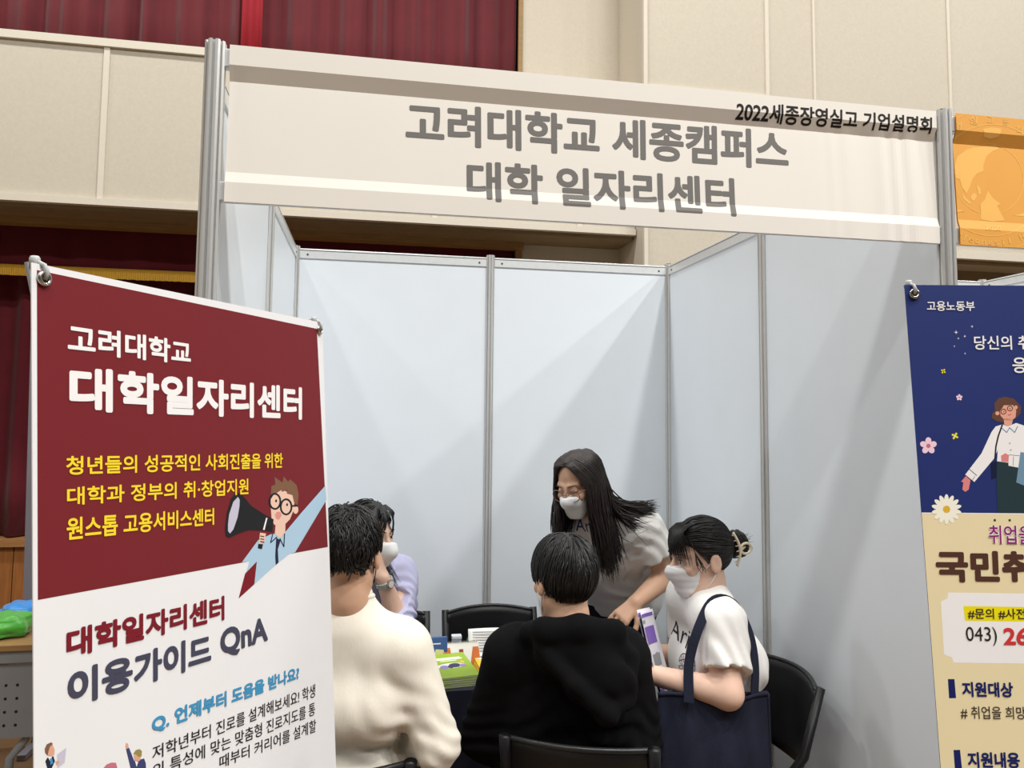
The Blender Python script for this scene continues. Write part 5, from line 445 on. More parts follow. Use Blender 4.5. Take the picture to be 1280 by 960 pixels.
ZK = (2.154, 2.202, 2.228, 2.452, 2.487, 2.536); YK = (-.012, -.012, -.005, .003, -.012, -.012)
def fy(x, z, x0):
    y = float(np.interp(z, ZK, YK)); u = x - x0
    if z < 2.455:
        k = max(0, min(1, (u - 1.55) / .3)) + .4 * max(0, 1 - u / .15)
        if 2.228 < z < 2.452: k *= min(1, (z - 2.228) / .03, (2.452 - z) / .03)
        y += .0016 * k * math.sin(u * 95 + 2 * math.sin(u * 31) + 3 * z)
    return y
def fascia(name, label, x0, m, texts, polys, loc):
    mb = MB(); xa, xb = x0 + .034, x0 + W - .030
    zs = sorted(set(list(ZK) + list(np.linspace(2.228, 2.452, 9)))); nx = 220
    vs = [(xa + (xb - xa) * i / nx, fy(xa + (xb - xa) * i / nx, z, x0), z) for z in zs for i in range(nx + 1)]; w = nx + 1
    fs = [[j * w + i, j * w + i + 1, (j + 1) * w + i + 1, (j + 1) * w + i] for j in range(len(zs) - 1) for i in range(nx)]
    mb.add(vs, fs, m, False)
    back = [(x, y + .004, z) for x, y, z in vs]; mb.add(back, [f[::-1] for f in fs], m, False)
    def flat(P, F, mm, lay, Z=None):
        b = bmesh.new(); bv = [b.verts.new((p[0], 0 if Z is None else Z[i], p[1])) for i, p in enumerate(P)]
        for q in F:
            try: b.faces.new([bv[i] for i in q])
            except ValueError: pass
        bmesh.ops.triangulate(b, faces=b.faces[:])
        for z in ZK[1:-1]: bmesh.ops.bisect_plane(b, geom=b.verts[:] + b.edges[:] + b.faces[:], plane_co=(0, 0, z), plane_no=(0, 0, 1))
        bmesh.ops.bisect_plane(b, geom=b.verts[:] + b.edges[:] + b.faces[:], plane_co=(xa, 0, 0), plane_no=(-1, 0, 0), clear_outer=True)
        for zz, sg in ((ZK[0] + .001, -1), (ZK[-1] - .001, 1)): bmesh.ops.bisect_plane(b, geom=b.verts[:] + b.edges[:] + b.faces[:], plane_co=(0, 0, zz), plane_no=(0, 0, sg), clear_outer=True)
        for q in b.verts: q.co.y = fy(q.co.x, q.co.z, x0) - .0003 - .00008 * (lay + q.co.y)
        bmesh.ops.recalc_face_normals(b, faces=b.faces[:])
        for q in b.faces:
            q.normal_update()
            if q.normal.y > 0: q.normal_flip()
        mb.bm(b, mm)
    for s, c, wt, quad in texts:
        for P, F, Z in letters(s, wt, quad): flat(P, F, C_[c], 4, Z)
    for c, lay, pts in polys: flat(pts, [list(range(len(pts)))], C_[c], lay)
    for v in range(len(mb.v)): mb.v[v] = (mb.v[v][0] - loc[0], mb.v[v][1] - loc[1], mb.v[v][2] - loc[2])
    return tag(mb.build(name, loc=loc), label, 'sign')
fascia('fascia_sign', 'long off-white booth sign with grey Korean lettering stretched across the booth front', 0, mat('sign_cloth', (229, 224, 215), .6, var=.012, vscale=5), FASCIA_T, [], (W / 2, 0, 2.154))
fascia('fascia_sign', 'orange booth sign with a pale globe emblem at the right edge above the blue banner', W, mat('sign_orange', (222, 158, 66), .6, var=.02, vscale=8), ORANGE_T, ORANGE_P, (W * 1.5, 0, 2.154))

# ------------------------------------------------------------------ standing banners
def banner(label, O, x, z, field, texts, polys, w=.6, h=1.78, bg=None):
    O = Vector(O); x = Vector(x).normalized(); z = Vector(z); z = (z - x * z.dot(x)).normalized(); n = z.cross(x)   # n looks away from the reader
    base = O + x * w / 2 - z * h; foot = Vector((base.x, base.y, 0))
    t = thing('standing_banner', label, 'banner', foot, world=True)
    P = lambda u, v, e=0.0: O + x * u + z * v - n * e
    mb = MB()
    def sag(u, v): return .004 * math.sin(u / w * PI) * math.sin(min(1, -v / .5) * PI) if v < 0 else 0
    mb.grid(lambda a, b: P(a * w, -h * (1 - b)), 2, 2, bg or WHITEPVC, False, thick=lambda a, b: tuple(n * .0012))
    for s, c, wt, quad in texts:
        for q, F, Z in letters(s, wt, quad):
            q = [P(a[0], a[1], .00007 * (11 + (2 if c == 'print_purple' else 0) + e)) for a, e in zip(q, Z)]
            mb.add(q, facing(F, q, -n), C_[c])
    for c, lay, pts in polys:
        q = [P(max(0, min(w, a)), max(-h, b), .00007 * (1 + lay)) for a, b in pts]
        b = bmesh.new(); f = b.faces.new([b.verts.new(p) for p in q]); f.normal_update()
        if f.normal.dot(-n) < 0: f.normal_flip()
        bmesh.ops.triangulate(b, faces=b.faces[:]); mb.bm(b, C_[c])
    mb.build('print_sheet', t)
    for u in (.0135, w - .0135):
        e = MB()
        R = Matrix((x, z, n)).transposed()
        e.torus(P(u, -.0145, .002), .0062, .0023, STEEL, M=R, n=22, k=8)
        e.tube([P(u, -.0145, -.001), P(u, -.0145, .0015)], .0046, SLOT, n=16)
        e.build('eyelet', t)
        k = MB(); HK = mat('hook_grey', (176, 178, 178), .4)
        k.tube([P(u, -.0155, .0022), P(u + .001, -.008, .0045), P(u - .001, -.001, .003), P(u - .003, .003, -.004)], .0024, HK, n=10)
        k.tube([P(u - .003, -.004, -.007), P(u - .003, .0065, -.007), P(u - .003, .009, -.007)], [.0052, .0052, .0038], HK, n=14)
        k.build('hook', t)
    # X-shaped stand behind the sheet: two crossing poles and feet
    cpt = P(w / 2, -h * .55, -.05)
    for s in (0, 1):
        a = P(.012 if s else w - .012, .004, -.012); b = Vector((*(P(w - .02 if s else .02, -h)).xy, .012))
        mid = cpt + n * .03
        MB().tube([a, mid, b - n * -.02], .007, mat('pole_grey', (120, 122, 124), .4, metal=.4), n=10).build('pole', t)
    MB().tube([cpt + n * .03, Vector((*(cpt + n * .34).xy, .012))], .007, BLACKM, n=10).build('back_leg', t)
    MB().ellipsoid(cpt + n * .03, (.022, .022, .03), BLACKP).build('stand_hub', t)
    return t
banner('maroon and white printed banner with yellow Korean lines and a megaphone cartoon, at left', (.0453, -1.0065, 1.8092), (.4175, .9084, .021), (-.0575, .0033, .9983), None, LEFT_T, LEFT_P)
banner('navy and cream printed banner with a cartoon woman and flowers, at the right edge', (1.1972, -.8004, 1.87), (.9794, -.2019, .0007), (.0166, .084, .9963), None, RIGHT_T, RIGHT_P, h=1.84, bg=mat('print_blue_field', (27, 44, 108), .5, var=.03, vscale=8))
# ------------------------------------------------------------------ folding chairs
def make_chair(label, loc, rz, group=None):
    """local frame: seat centre above the origin, front towards +y"""
    t = thing('folding_chair', label, 'chair', loc, rz, group)
    mb = MB()
    def bk(u, v):                     # curved backrest, bulging to the rear, top edge gently arched
        x = (u - .5) * .395; c = 1 - (2 * u - 1) ** 2
        z = .525 + .24 * v + (.012 * c if v > .5 else -.035 * c * (1 - v))
        return (x, -.205 - .055 * v - .062 * c, z)
    mb.grid(bk, 24, 8, BLACKP, thick=lambda u, v: (0, .012, 0)); mb.build('backrest', t)
    rim = MB()
    top = [Vector(bk(i / 24, 1)) + Vector((0, .006, 0)) for i in range(25)]
    rim.tube(top, .0085, mat('black_rim', (34, 34, 35), .32), n=8); rim.build('backrest_rim', t)
    s = MB()
    prof = [(-.19, -.20), (.19, -.20), (.185, -.16), (.19, .14), (.18, .195), (.1, .21), (-.1, .21), (-.18, .195), (-.19, .14), (-.185, -.16)]
    b = bmesh.new(); vs = [b.verts.new((x, y, .425)) for x, y in prof]; f = b.faces.new(vs)
    r = bmesh.ops.extrude_face_region(b, geom=[f])
    for v in r['geom']:
        if isinstance(v, bmesh.types.BMVert): v.co.z += .028
    bmesh.ops.recalc_face_normals(b, faces=b.faces[:]); bmesh.ops.bevel(b, geom=b.edges[:], offset=.008, segments=2, affect='EDGES')
    s.bm(b, BLACKP); s.build('seat', t)
    for k in (-1, 1):
        x = k * .203
        l = MB(); l.tube([(x, -.268, .775), (x, -.20, .56), (x, -.07, .43), (x, .22, .012)], [.017, .017, .016, .013], BLACKP, n=10, flat=.8)
        l.tube([(x, .214, .02), (x, .222, .0)], .016, BLACKM, n=10); l.build('leg', t)
        l = MB(); l.tube([(x * .93, .10, .425), (x * .93, -.05, .30), (x * .93, -.27, .012)], .012, BLACKP, n=10)
        l.tube([(x * .93, -.264, .02), (x * .93, -.272, .0)], .016, BLACKM, n=10); l.build('leg', t)
        j = MB(); j.cyl((x - k * .02, -.125, .455), (x + k * .006, -.125, .455), .028, BLACKP, 18)
        j.tube([(x - k * .01, -.125, .455), (x - k * .01, -.155, .40), (x * .93, -.10, .24)], .011, BLACKP, n=8); j.build('hinge', t)
        r = MB(); r.cyl((x + k * .004, -.125, .455), (x + k * .009, -.125, .455), .009, mat('rivet', (190, 190, 190), .35, metal=.6), 14); tag(r.build('rivet', t), 'pale grey rivet')
    c = MB(); c.tube([(-.19, .16, .10), (.19, .16, .10)], .009, BLACKM); c.build('stretcher', t)
    c = MB(); c.tube([(-.2, -.2, .11), (.2, -.2, .11)], .009, BLACKM); c.build('stretcher', t)
    return t
CH = make_chair('empty black folding chair behind the navy table, facing the camera', (.945, 1.335, 0), PI, 'black folding chairs around the booth table')
def chair(label, loc, rz):
    c = copy_tree(CH); c.location = loc; c.rotation_euler = (0, 0, rz); c['label'] = label; return c
chair('black folding chair under the woman in the lilac shirt, behind the table', (.445, 1.335, 0), PI - .03)
chair('black folding chair under the man in the cream sweater, beside the maroon banner', (.283, .41, 0), .08)
chair('black folding chair under the man in the black hoodie, nearest the camera', (1.058, .450, 0), -.366)
chair('black folding chair against the right booth wall, behind the woman with the denim bag', (1.586, .655, 0), PI / 2 + .06)

# ------------------------------------------------------------------ table and what lies on it
NAVY = mat('navy_cloth', (16, 20, 44), .85, var=.1, vscale=20, bump=.2, bscale=400, sheen=.15)
TX0, TX1, TY0, TY1, TZ = .06, 1.37, .73, 1.25, .735
t = thing('folding_table', 'long table hidden under a navy cloth inside the booth', 'table', ((TX0 + TX1) / 2, (TY0 + TY1) / 2, 0), world=True)
MB().box((TX0 + .01, TY0 + .01, .70), (TX1 - .01, TY1 - .01, .727), mat('table_top', (180, 170, 150), .5), .004).build('tabletop', t)
for x in (TX0 + .08, TX1 - .08):
    for y in (TY0 + .06, TY1 - .06): MB().tube([(x, y, .70), (x, y, 0)], .014, ALU, n=10).build('leg', t)
def rectpt(s, o=0.0):
    a, b = TX1 - TX0, TY1 - TY0; P = 2 * (a + b); d = (s % 1) * P
    if d < a: return TX0 + d, TY0 - o, 0, -1
    d -= a
    if d < b: return TX1 + o, TY0 + d, 1, 0
    d -= b
    if d < a: return TX1 - d, TY1 + o, 0, 1
    return TX0 - o, TY1 - (d - a), -1, 0
mb = MB(); n = 240
def cl(u, v):
    x, y, nx, ny = rectpt(u); dz = (1 - v)
    w = dz * (.012 + .010 * math.sin(u * 2 * PI * 31) + .008 * math.sin(u * 2 * PI * 17 + 1))
    return (x + nx * w, y + ny * w, TZ - .70 * dz)
mb.grid(cl, n, 10, NAVY, thick=None)
mb.add([(TX0, TY0, TZ), (TX1, TY0, TZ), (TX1, TY1, TZ), (TX0, TY1, TZ)], [[0, 1, 2, 3]], NAVY)
tag(mb.build('tablecloth'), 'navy tablecloth draped over the booth table under the booklets', 'tablecloth')
TZ += .0008
PAPER = mat('paper', (232, 230, 224), .7, var=.015, vscale=60); PAGE = mat('page_edges', (206, 204, 192), .8, var=.12, vscale=300, stretch=(.2, .2, 8))
GREENC = mat('cover_green', (150, 182, 44), .45, var=.03); YELC = mat('cover_yellow', (240, 192, 60), .45, var=.03)
def bookmesh(w, d, h, cover, art=None):
    mb = MB(); c = .0009
    mb.box((-w / 2 + .001, -d / 2 + .001, c), (w / 2 - .001, d / 2 - .001, h - c), PAGE)
    mb.box((-w / 2, -d / 2, 0), (w / 2, d / 2, c), cover); mb.box((-w / 2, -d / 2, h - c), (w / 2, d / 2, h), cover); mb.box((-w / 2 - .0006, -d / 2, 0), (-w / 2 + .001, d / 2, h), cover)
    for poly, m, lay in art or (): mb.add([(x, y, h + .0002 * lay) for x, y in poly], [list(range(len(poly)))], m)
    return mb
def blob(cx, cy, rx, ry, n=14): return [(cx + rx * math.cos(2 * PI * i / n), cy + ry * math.sin(2 * PI * i / n)) for i in range(n)]
def bar(x0, y0, x1, y1): return [(x0, y0), (x1, y0), (x1, y1), (x0, y1)]
LIL = mat('print_lilac', (150, 136, 190), .5); PUR = mat('print_violet', (126, 92, 182), .5); DKP = mat('print_dark', (52, 48, 92), .5)
gart = [(bar(-.045, .058, .05, .066), PAPER, 1), (bar(-.05, .046, .055, .056), PAPER, 1), (bar(-.03, .034, .03, .040), PAPER, 1),
        (blob(0, -.006, .052, .022), PAPER, 1), (blob(-.028, -.014, .016, .016), LIL, 2), (blob(.012, -.006, .022, .018), DKP, 2), (blob(.04, -.012, .013, .012), LIL, 3), (blob(-.006, -.016, .01, .012), DKP, 3), (blob(.046, .018, .008, .01), YELC, 3)]
def book(name, label, w, d, h, cover, loc, rz, tilt=0.0, art=None, group=None):
    o = bookmesh(w, d, h, cover, art).build(name); o.location = loc; o.rotation_euler = (tilt, 0, rz)
    return tag(o, label, 'booklet', group)
gl = ['bottom booklet of the green-covered stack on the navy table, only page edges showing', 'second booklet from the bottom of the green-covered stack on the table', 'middle booklet of the green-covered stack on the table', 'booklet just under the top one of the green-covered stack']
z = TZ
for i, (dx, r) in enumerate(((.010, .02), (.004, -.03), (.008, .03), (0, 0))):
    book('booklet', gl[i], .148, .205, .0065, GREENC, (.69 + dx, .86, z), .10 + r, group='green booklets stacked on the table'); z += .0067
o = book('booklet', 'top green booklet with a cartoon picture, its cover lifting, on the table', .148, .205, .006, GREENC, (.687, .862, z + .008), .17, tilt=.07, art=gart, group='green booklets stacked on the table')
yl = ['bottom booklet of the yellow-covered stack beside the hoodie', 'middle booklet of the yellow-covered stack beside the hoodie', 'top yellow and white booklet of the stack between green booklets and hoodie']
z = TZ
yart = [(bar(-.074, .052, .074, .103), PAPER, 1), (blob(0, .05, .074, .02), PAPER, 1), (bar(-.03, -.01, .03, .0), PAPER, 2), (blob(0, .015, .018, .014), mat('print_amber', (250, 214, 110), .5), 2), (bar(-.02, -.03, .03, -.024), PAPER, 2)]
for i in range(3):
    book('booklet', yl[i], .15, .205, .0075, YELC, (.855 + .004 * i, .93, z), -.04 + .03 * i, art=yart if i == 2 else None, group='yellow booklets stacked on the table'); z += .0077
book('booklet', 'violet-edged booklet lying behind the yellow stack on the table', .16, .12, .006, PUR, (.84, 1.10, TZ), .12)
# blue boxed brochure, tissue box with crest, paper stand, small things
o = MB().box((-.055, -.012, 0), (.055, .012, .10), mat('blue_card', (58, 88, 140), .5, var=.06), .002).add([(.005, -.0123, .040), (.045, -.0123, .038), (.040, -.0123, .055), (.012, -.0123, .058)], [[0, 1, 2, 3]], mat('print_pale_yellow', (222, 220, 150), .5)).add([(-.05, -.0123, .075), (.03, -.0123, .075), (.03, -.0123, .079), (-.05, -.0123, .079)], [[0, 1, 2, 3]], PAPER).build('card_box', loc=(.632, .985, TZ))
o.rotation_euler = (-.18, 0, .05); tag(o, 'dark blue card box standing at the left end behind the green booklets', 'box')
t = thing('desk_calendar', 'white and orange desk calendar with a small red crest, behind the green booklets', 'calendar', (.738, 1.0, TZ), .04)
OR = mat('print_orange', (196, 104, 32), .5); CREST = mat('crest_red', (150, 34, 40), .5)
mb = MB(); f0 = [(-.072, -.035, 0), (.072, -.035, 0), (.066, .0, .085), (-.066, .0, .085)]
mb.grid(lambda u, v: ((-.072 + .006 * v) * (1 - u) + (.072 - .006 * v) * u, -.035 + .035 * v, .074 * v), 1, 1, PAPER, False, thick=lambda u, v: (0, .003, 0))
mb.grid(lambda u, v: ((-.072 + .006 * v) * (1 - u) + (.072 - .006 * v) * u, .035 - .030 * v, .074 * v), 1, 1, PAPER, False, thick=lambda u, v: (0, -.003, 0))
def onf(pts): return [(x, -.035 + .035 * z / .074 - .0012, z) for x, z in pts]
for pts, m in (([(-.0715, .002), (-.030, .002), (-.042, .060), (-.066, .060)], OR), ([(.032, .002), (.0715, .002), (.066, .060), (.044, .060)], OR), ([(-.008, .054), (.008, .054), (.008, .042), (0, .034), (-.008, .042)], CREST), ([(-.010, .028), (.010, .028), (.010, .030), (-.010, .030)], CREST)):
    mb.add(onf(pts), [list(range(len(pts)))], m)
mb.build('card_stand', t)
sp = MB()
for i in range(22):
    x = -.06 + .12 * i / 21; sp.torus((x, .002, .075), .005, .0008, STEEL, M=Matrix.Rotation(PI / 2, 3, 'Y'), n=12, k=5)
sp.build('spiral_binding', t)
o = MB()
o.grid(lambda u, v: (-.085 + .17 * u, .06 * v + .008 * math.sin(u * 3), .092 * v), 6, 6, PAPER, True, thick=lambda u, v: (0, .0012, 0))
for i in range(9):
    z0 = .083 - .0085 * i; x1 = (.07, .06, .072, .05, .066, .03, .07, .055, .02)[i]
    o.add([(x, .06 * z / .092 + .008 * math.sin((x + .085) / .17 * 3) - .0015, z) for x, z in ((-.068, z0), (x1, z0), (x1, z0 - .003), (-.068, z0 - .003))], [[0, 1, 2, 3]], mat('print_grey', (150, 152, 154), .6))
o = o.build('document_sheet', loc=(.862, 1.045, TZ)); o.rotation_euler = (0, 0, -.04); tag(o, 'white printed sheet propped up beside the hoodie shoulder, in front of the chair', 'paper')
t = thing('glue_bottle', 'small green bottle standing behind the printed sheet and the desk calendar', 'bottle', (.795, 1.16, TZ))
GR = mat('green_plastic', (34, 122, 62), .35)
MB().tube([(0, 0, 0), (0, 0, .038), (0, 0, .045)], [.014, .014, .009], GR, n=18).build('bottle_body', t); MB().tube([(0, 0, .0455), (0, 0, .062)], [.008, .007], GR, n=16).build('cap', t)
t = thing('tape_box', 'small clear plastic box with a white lid, left of the green bottle', 'box', (.742, 1.17, TZ))
MB().box((-.019, -.014, 0), (.019, .014, .040), mat('clear_grey', (150, 162, 170), .2), .003).build('box_body', t); MB().box((-.020, -.015, .0402), (.020, .015, .054), mat('lid_white', (214, 220, 222), .3), .003).build('lid', t)
o = MB().tube([(0, 0, 0), (0, 0, .004), (0, 0, .030), (0, 0, .042)], [.030, .034, .030, .012], mat('dark_dome', (42, 44, 58), .3), n=24).build('paperweight', loc=(.675, 1.17, TZ)); tag(o, 'small dark dome left of the clear plastic box on the table', 'paperweight')
o = MB().box((-.06, -.03, 0), (.06, .03, .022), mat('dark_case', (28, 32, 52), .5), .004).build('pencil_case', loc=(.60, 1.13, TZ)); tag(o, 'low dark blue case at the far left of the booth table behind the blue box', 'case')

# ------------------------------------------------------------------ grey desk on the far left with folded cloths
dk = thing('school_desk', 'grey metal desk with a wooden top and perforated front panel, at the left edge', 'desk', (-1.15, 1.75, 0), world=True)
DG = mat('desk_grey', (134, 136, 138), .45, metal=.2, var=.04, vscale=6); DX0, DX1, DY0, DY1 = -1.75, -.42, 1.535, 1.99
MB().box((DX0, DY0 - .01, .693), (DX1, DY1, .72), mat('desk_wood', (150, 116, 74), .45, var=.2, vscale=10, stretch=(.6, 8, 6)), .004).build('desktop', dk)
MB().box((DX0 + .02, DY0, .645), (DX1 - .02, DY0 + .03, .692), DG, .002).box((DX0 + .02, DY1 - .04, .645), (DX1 - .02, DY1 - .02, .692), DG).build('apron', dk)
p = MB(); p.box((DX0 + .04, DY0 + .012, .35), (DX1 - .04, DY0 + .016, .640), DG)
p.box((-1.02, DY0 + .010, .635), (-.90, DY0 + .014, .66), mat('desk_label', (150, 152, 154), .5))
hx = -1.70
while hx < DX1 - .06:
    for k in (0, .042):
        for zz in (.40, .452, .504, .556): p.cyl((hx + k, DY0 + .0105, zz), (hx + k, DY0 + .0125, zz), .0055, BLACKP, 10)
    hx += .225
p.build('modesty_panel', dk)
for lx in (DX0 + .07, DX1 - .07, -.95):
    MB().tube([(lx, DY0 + .05, .69), (lx, DY0 + .05, .40), (lx - .005, DY0 + .045, .33), (lx - .05, DY0 + .02, .27), (lx - .055, DY0 + .02, .02)], .016, DG, n=10).build('leg', dk)
    MB().tube([(lx, DY1 - .06, .69), (lx, DY1 - .06, .02)], .016, DG, n=10).build('leg', dk)
def folded(name, label, cx, cy, m, seed, w=.22, d=.2, h=.075, ry=0.0, piping=None):
    F = Field((-w, -d, -.01), (w, d, h + .08), .006)
    for k in range(4):
        a = .6 - .03 * k
        F.ell((0.012 * k - .01, .006 * k, .012 + h * k / 4.2), (w * .46 - .012 * k, d * .42, h * .17), None, .01)
    F.ell((w * .2, 0, h * .5), (w * .22, d * .4, h * .45), None, .02)
    F.warp(lambda X, Y, Z: .004 * np.sin(X * 60 + seed) * np.sin(Y * 40 + Z * 30) + .003 * np.sin(Y * 90 + X * 30))
    F.plane((0, 0, .001), (0, 0, -1))
    o = F.build(name, m, None); o.location = (cx, cy, .7205); o.rotation_euler = (0, 0, ry)
    return tag(o, label, 'cloth', 'folded satin cloths on the grey desk')
folded('folded_cloth', 'bright green satin cloth folded on the grey desk at the left edge', -1.11, 1.66, mat('satin_green', (66, 160, 44), .35, var=.1, vscale=14, sheen=.4), 1, .27, .2, .085, .1)
folded('folded_cloth', 'bright blue satin cloth folded on the grey desk beside the green one', -1.125, 1.82, mat('satin_blue', (30, 128, 206), .35, var=.1, vscale=14, sheen=.4), 4, .24, .20, .095, -.2)

db = thing('display_board', 'grey display board standing behind the maroon banner, only its left edge showing', 'board', (-1.0, 2.32, 0), world=True)
MB().add([(-1.27, 2.30, .10), (-.72, 2.30, .10), (-.72, 2.30, 2.24), (-1.325, 2.30, 2.24), (-1.27, 2.33, .10), (-.72, 2.33, .10), (-.72, 2.33, 2.24), (-1.325, 2.33, 2.24)], [[0, 1, 2, 3], [7, 6, 5, 4], [0, 3, 7, 4], [1, 5, 6, 2], [3, 2, 6, 7], [0, 4, 5, 1]], mat('board_grey', (126, 124, 132), .6, var=.03, vscale=6)).build('board_panel', db)
for x in (-1.2, -.8): MB().box((x - .02, 2.16, 0), (x + .02, 2.47, .03), mat('board_grey', (126, 124, 132), .6), .004).box((x - .015, 2.305, .03), (x + .015, 2.325, .12), mat('board_grey', (126, 124, 132), .6)).build('foot', db)
# ------------------------------------------------------------------ people
SKIN = mat('skin', (226, 188, 166), .55, var=.035, vscale=25, sss=.08, bump=.05, bscale=400)
SKIN2 = mat('skin_warm', (208, 166, 138), .55, var=.035, vscale=25, sss=.08, bump=.05, bscale=400)
HAIR = mat('hair_black', (15, 13, 13), .52, var=.3, vscale=60, spec=.5)
HAIRB = mat('hair_dark_brown', (32, 22, 18), .5, var=.35, vscale=50, spec=.5)
CREAM = mat('knit_cream', (226, 219, 204), .9, var=.025, vscale=70, stretch=(1, 1, .2), bump=.22, bscale=300, sheen=.2)
HOOD = mat('sweat_black', (7, 7, 8), .95, var=.15, vscale=40, bump=.25, bscale=500, spec=.15)
TEE = mat('cotton_white', (232, 230, 226), .9, var=.015, vscale=30, bump=.15, bscale=450)
LILAC = mat('cotton_lilac', (186, 186, 216), .85, var=.03, vscale=25, bump=.12, bscale=450)
DARKT = mat('trousers_dark', (34, 36, 44), .9, var=.1, vscale=40)
BEIGET = mat('trousers_beige', (206, 190, 164), .9, var=.04, vscale=40)
DENIM = mat('denim', (22, 27, 46), .9, var=.22, vscale=55, stretch=(1, 1, .35), bump=.4, bscale=500)
MASKW = mat('mask_white', (236, 236, 236), .75, var=.01, vscale=40, bump=.08, bscale=500)
MASKB = mat('mask_black', (18, 18, 20), .8)
SHOE = mat('shoe', (44, 44, 48), .6)
EYE = mat('eyeball', (226, 222, 216), .2, var=.01); IRIS = mat('iris', (30, 20, 16), .15); BROW = mat('brow', (38, 28, 24), .8)
V = lambda *a: np.array(a, float)
def unit(v): v = np.array(v, float); return v / np.linalg.norm(v)
def frame(fwd, up=(0, 0, 1), roll=0.0):
    f = unit(fwd); u = np.array(up, float); u = unit(u - f * (u @ f)); r = np.cross(f, u)
    if roll: r, u = r * math.cos(roll) + u * math.sin(roll), u * math.cos(roll) - r * math.sin(roll)
    return np.stack([r, f, u], 1)
class Head:
    def __init__(s, c, fwd, up=(0, 0, 1), roll=0.0): s.c = np.array(c, float); s.R = frame(fwd, up, roll)
    def __call__(s, x, y, z): return s.c + s.R @ V(x, y, z)
    def many(s, P): return s.c + np.asarray(P) @ s.R.T
CR_C = V(0, -.012, .035); CR_R = V(.074, .094, .088)
def put_head(F, h, brow=0.0):
    R = h.R
    F.ell(h(*CR_C), CR_R, R, .02)
    F.ell(h(0, .028, -.04), (.060, .062, .074), R, .03)
    F.cone(h(-.012, .066, -.098), h(.012, .066, -.098), .017, .017, .03)
    for s in (-1, 1):
        F.cone(h(s * .052, -.005, -.055), h(s * .025, .055, -.098), .014, .014, .03)
        F.ell(h(s * .043, .066, -.022), (.020, .018, .018), R, .02)
        F.ell(h(s * .031, .097, .006), (.016, .014, .0105), R, .012, 'sub')
        F.cone(h(s * .012, .091 + brow, .028), h(s * .046, .072 + brow, .027), .006, .006, .016)
        F.ell(h(s * .030, .080, .0085), (.0155, .0115, .0085), R, .006)
        F.ell(h(s * .082, -.007, -.006), (.0095, .021, .032), R, .006)
        F.ell(h(s * .092, -.002, -.003), (.006, .011, .019), R, .004, 'sub')
    F.chain([h(0, .090, .016), h(0, .104, -.012), h(0, .110, -.028)], [.007, .008, .0115], .012)
    for s in (-1, 1): F.ell(h(s * .011, .098, -.031), (.008, .010, .007), R, .006)
    F.cone(h(-.016, .088, -.062), h(.016, .088, -.062), .006, .006, .008)
    F.cone(h(-.013, .086, -.071), h(.013, .086, -.071), .0065, .0065, .008)
def hand(F, w, d, n, side, curl=.35, sp=1.0, L=1.0):
    """palm and five separate bent fingers; w wrist, d pointing direction, n back-of-hand normal, side=+1 thumb along d x n"""
    d = unit(d); n = unit(np.array(n) - d * (np.array(n) @ d)); l = np.cross(d, n) * side
    w = np.array(w, float); P = lambda a, b, c: w + L * (d * a + l * b + n * c)
    for b in (-.026, -.009, .009, .025): F.cone(P(.012, b * .6, 0), P(.082, b, .002), .0135 * L, .0115 * L, .012)
    for b, ln, r in ((-.031, .058, .0068), (-.011, .074, .0078), (.010, .078, .008), (.030, .068, .0078)):
        p = P(.082, b, .001); a = 0.0; q = [p]
        for k, f in enumerate((.45, .31, .24)):
            a += curl * (1.0, 1.1, .8)[k]
            q.append(q[-1] + L * ln * f * (d * math.cos(a) - n * math.sin(a) + l * b * 2.2 * sp))
        F.chain(q, [r * 1.08 * L, r * L, r * .93 * L, r * .8 * L], .004)
    t = [P(.022, .024, -.004), P(.048, .050, -.014), P(.073, .062, -.022), P(.094, .066, -.032)]
    F.chain(t, [.014 * L, .0115 * L, .0095 * L, .008 * L], .008)
def torso(F, J, off=0.0, k=.06, hip=True, slim=1.0):
    lat = unit(J['SR'] - J['SL']); lp = unit(J['HR'] - J['HL'])
    C, P, N = J['C'], J['P'], J['N']
    F.cone(J['SL'] - lat * -.025, J['SR'] - lat * .025, .056, .056, k, 'add', off)
    F.cone(C - lat * .075, C + lat * .075, .103 * slim, .103 * slim, k, 'add', off)
    M = C * .5 + P * .5; lm = unit(lat + lp)
    F.cone(M - lm * .062, M + lm * .062, .098 * slim, .098 * slim, k, 'add', off)
    if hip: F.cone(P - lp * .075, P + lp * .075, .108, .108, k, 'add', off)
    for s in ('SL', 'SR'): F.cone(N - V(0, 0, .03), J[s] * .75 + C * .0 + N * .25 - V(0, 0, .01), .046, .048, .05, 'add', off)
def limbs(F, J, off=0.0, arms=1.0, arm_off=None, k=.035, legs=True):
    ao = off if arm_off is None else arm_off
    for s in 'LR':
        S_, E_, W_ = J['S' + s], J['E' + s], J['W' + s]
        q = J.get('arm', 1.0); F.cone(S_, E_, .050 * q, .041 * q, k, 'add', ao); F.cone(E_, W_, .042 * q, .027 * (q * .5 + .5), .02, 'add', ao)
        if legs: leg(F, J, s, 0.0)
def leg(F, J, s, off, k=.04):
    F.cone(J['H' + s], J['K' + s], .084, .056, k, 'add', off); F.cone(J['K' + s], J['A' + s], .055, .036, .03, 'add', off)
def waves(seed, amp, wl):
    r = np.random.RandomState(seed); Q = [(unit(r.randn(3)) * V(1, 1, .6), wl * (.5 + r.rand()), r.rand() * 6) for _ in range(7)]
    def fn(X, Y, Z):
        o = 0
        for i, (d, w, p) in enumerate(Q): o = o + np.sin((X * d[0] + Y * d[1] + Z * d[2]) * 2 * PI / w + p + 1.2 * np.sin((X * d[1] + Y * d[2] - Z * d[0]) * 9 + p))
        return o * amp / 2.6
    return fn
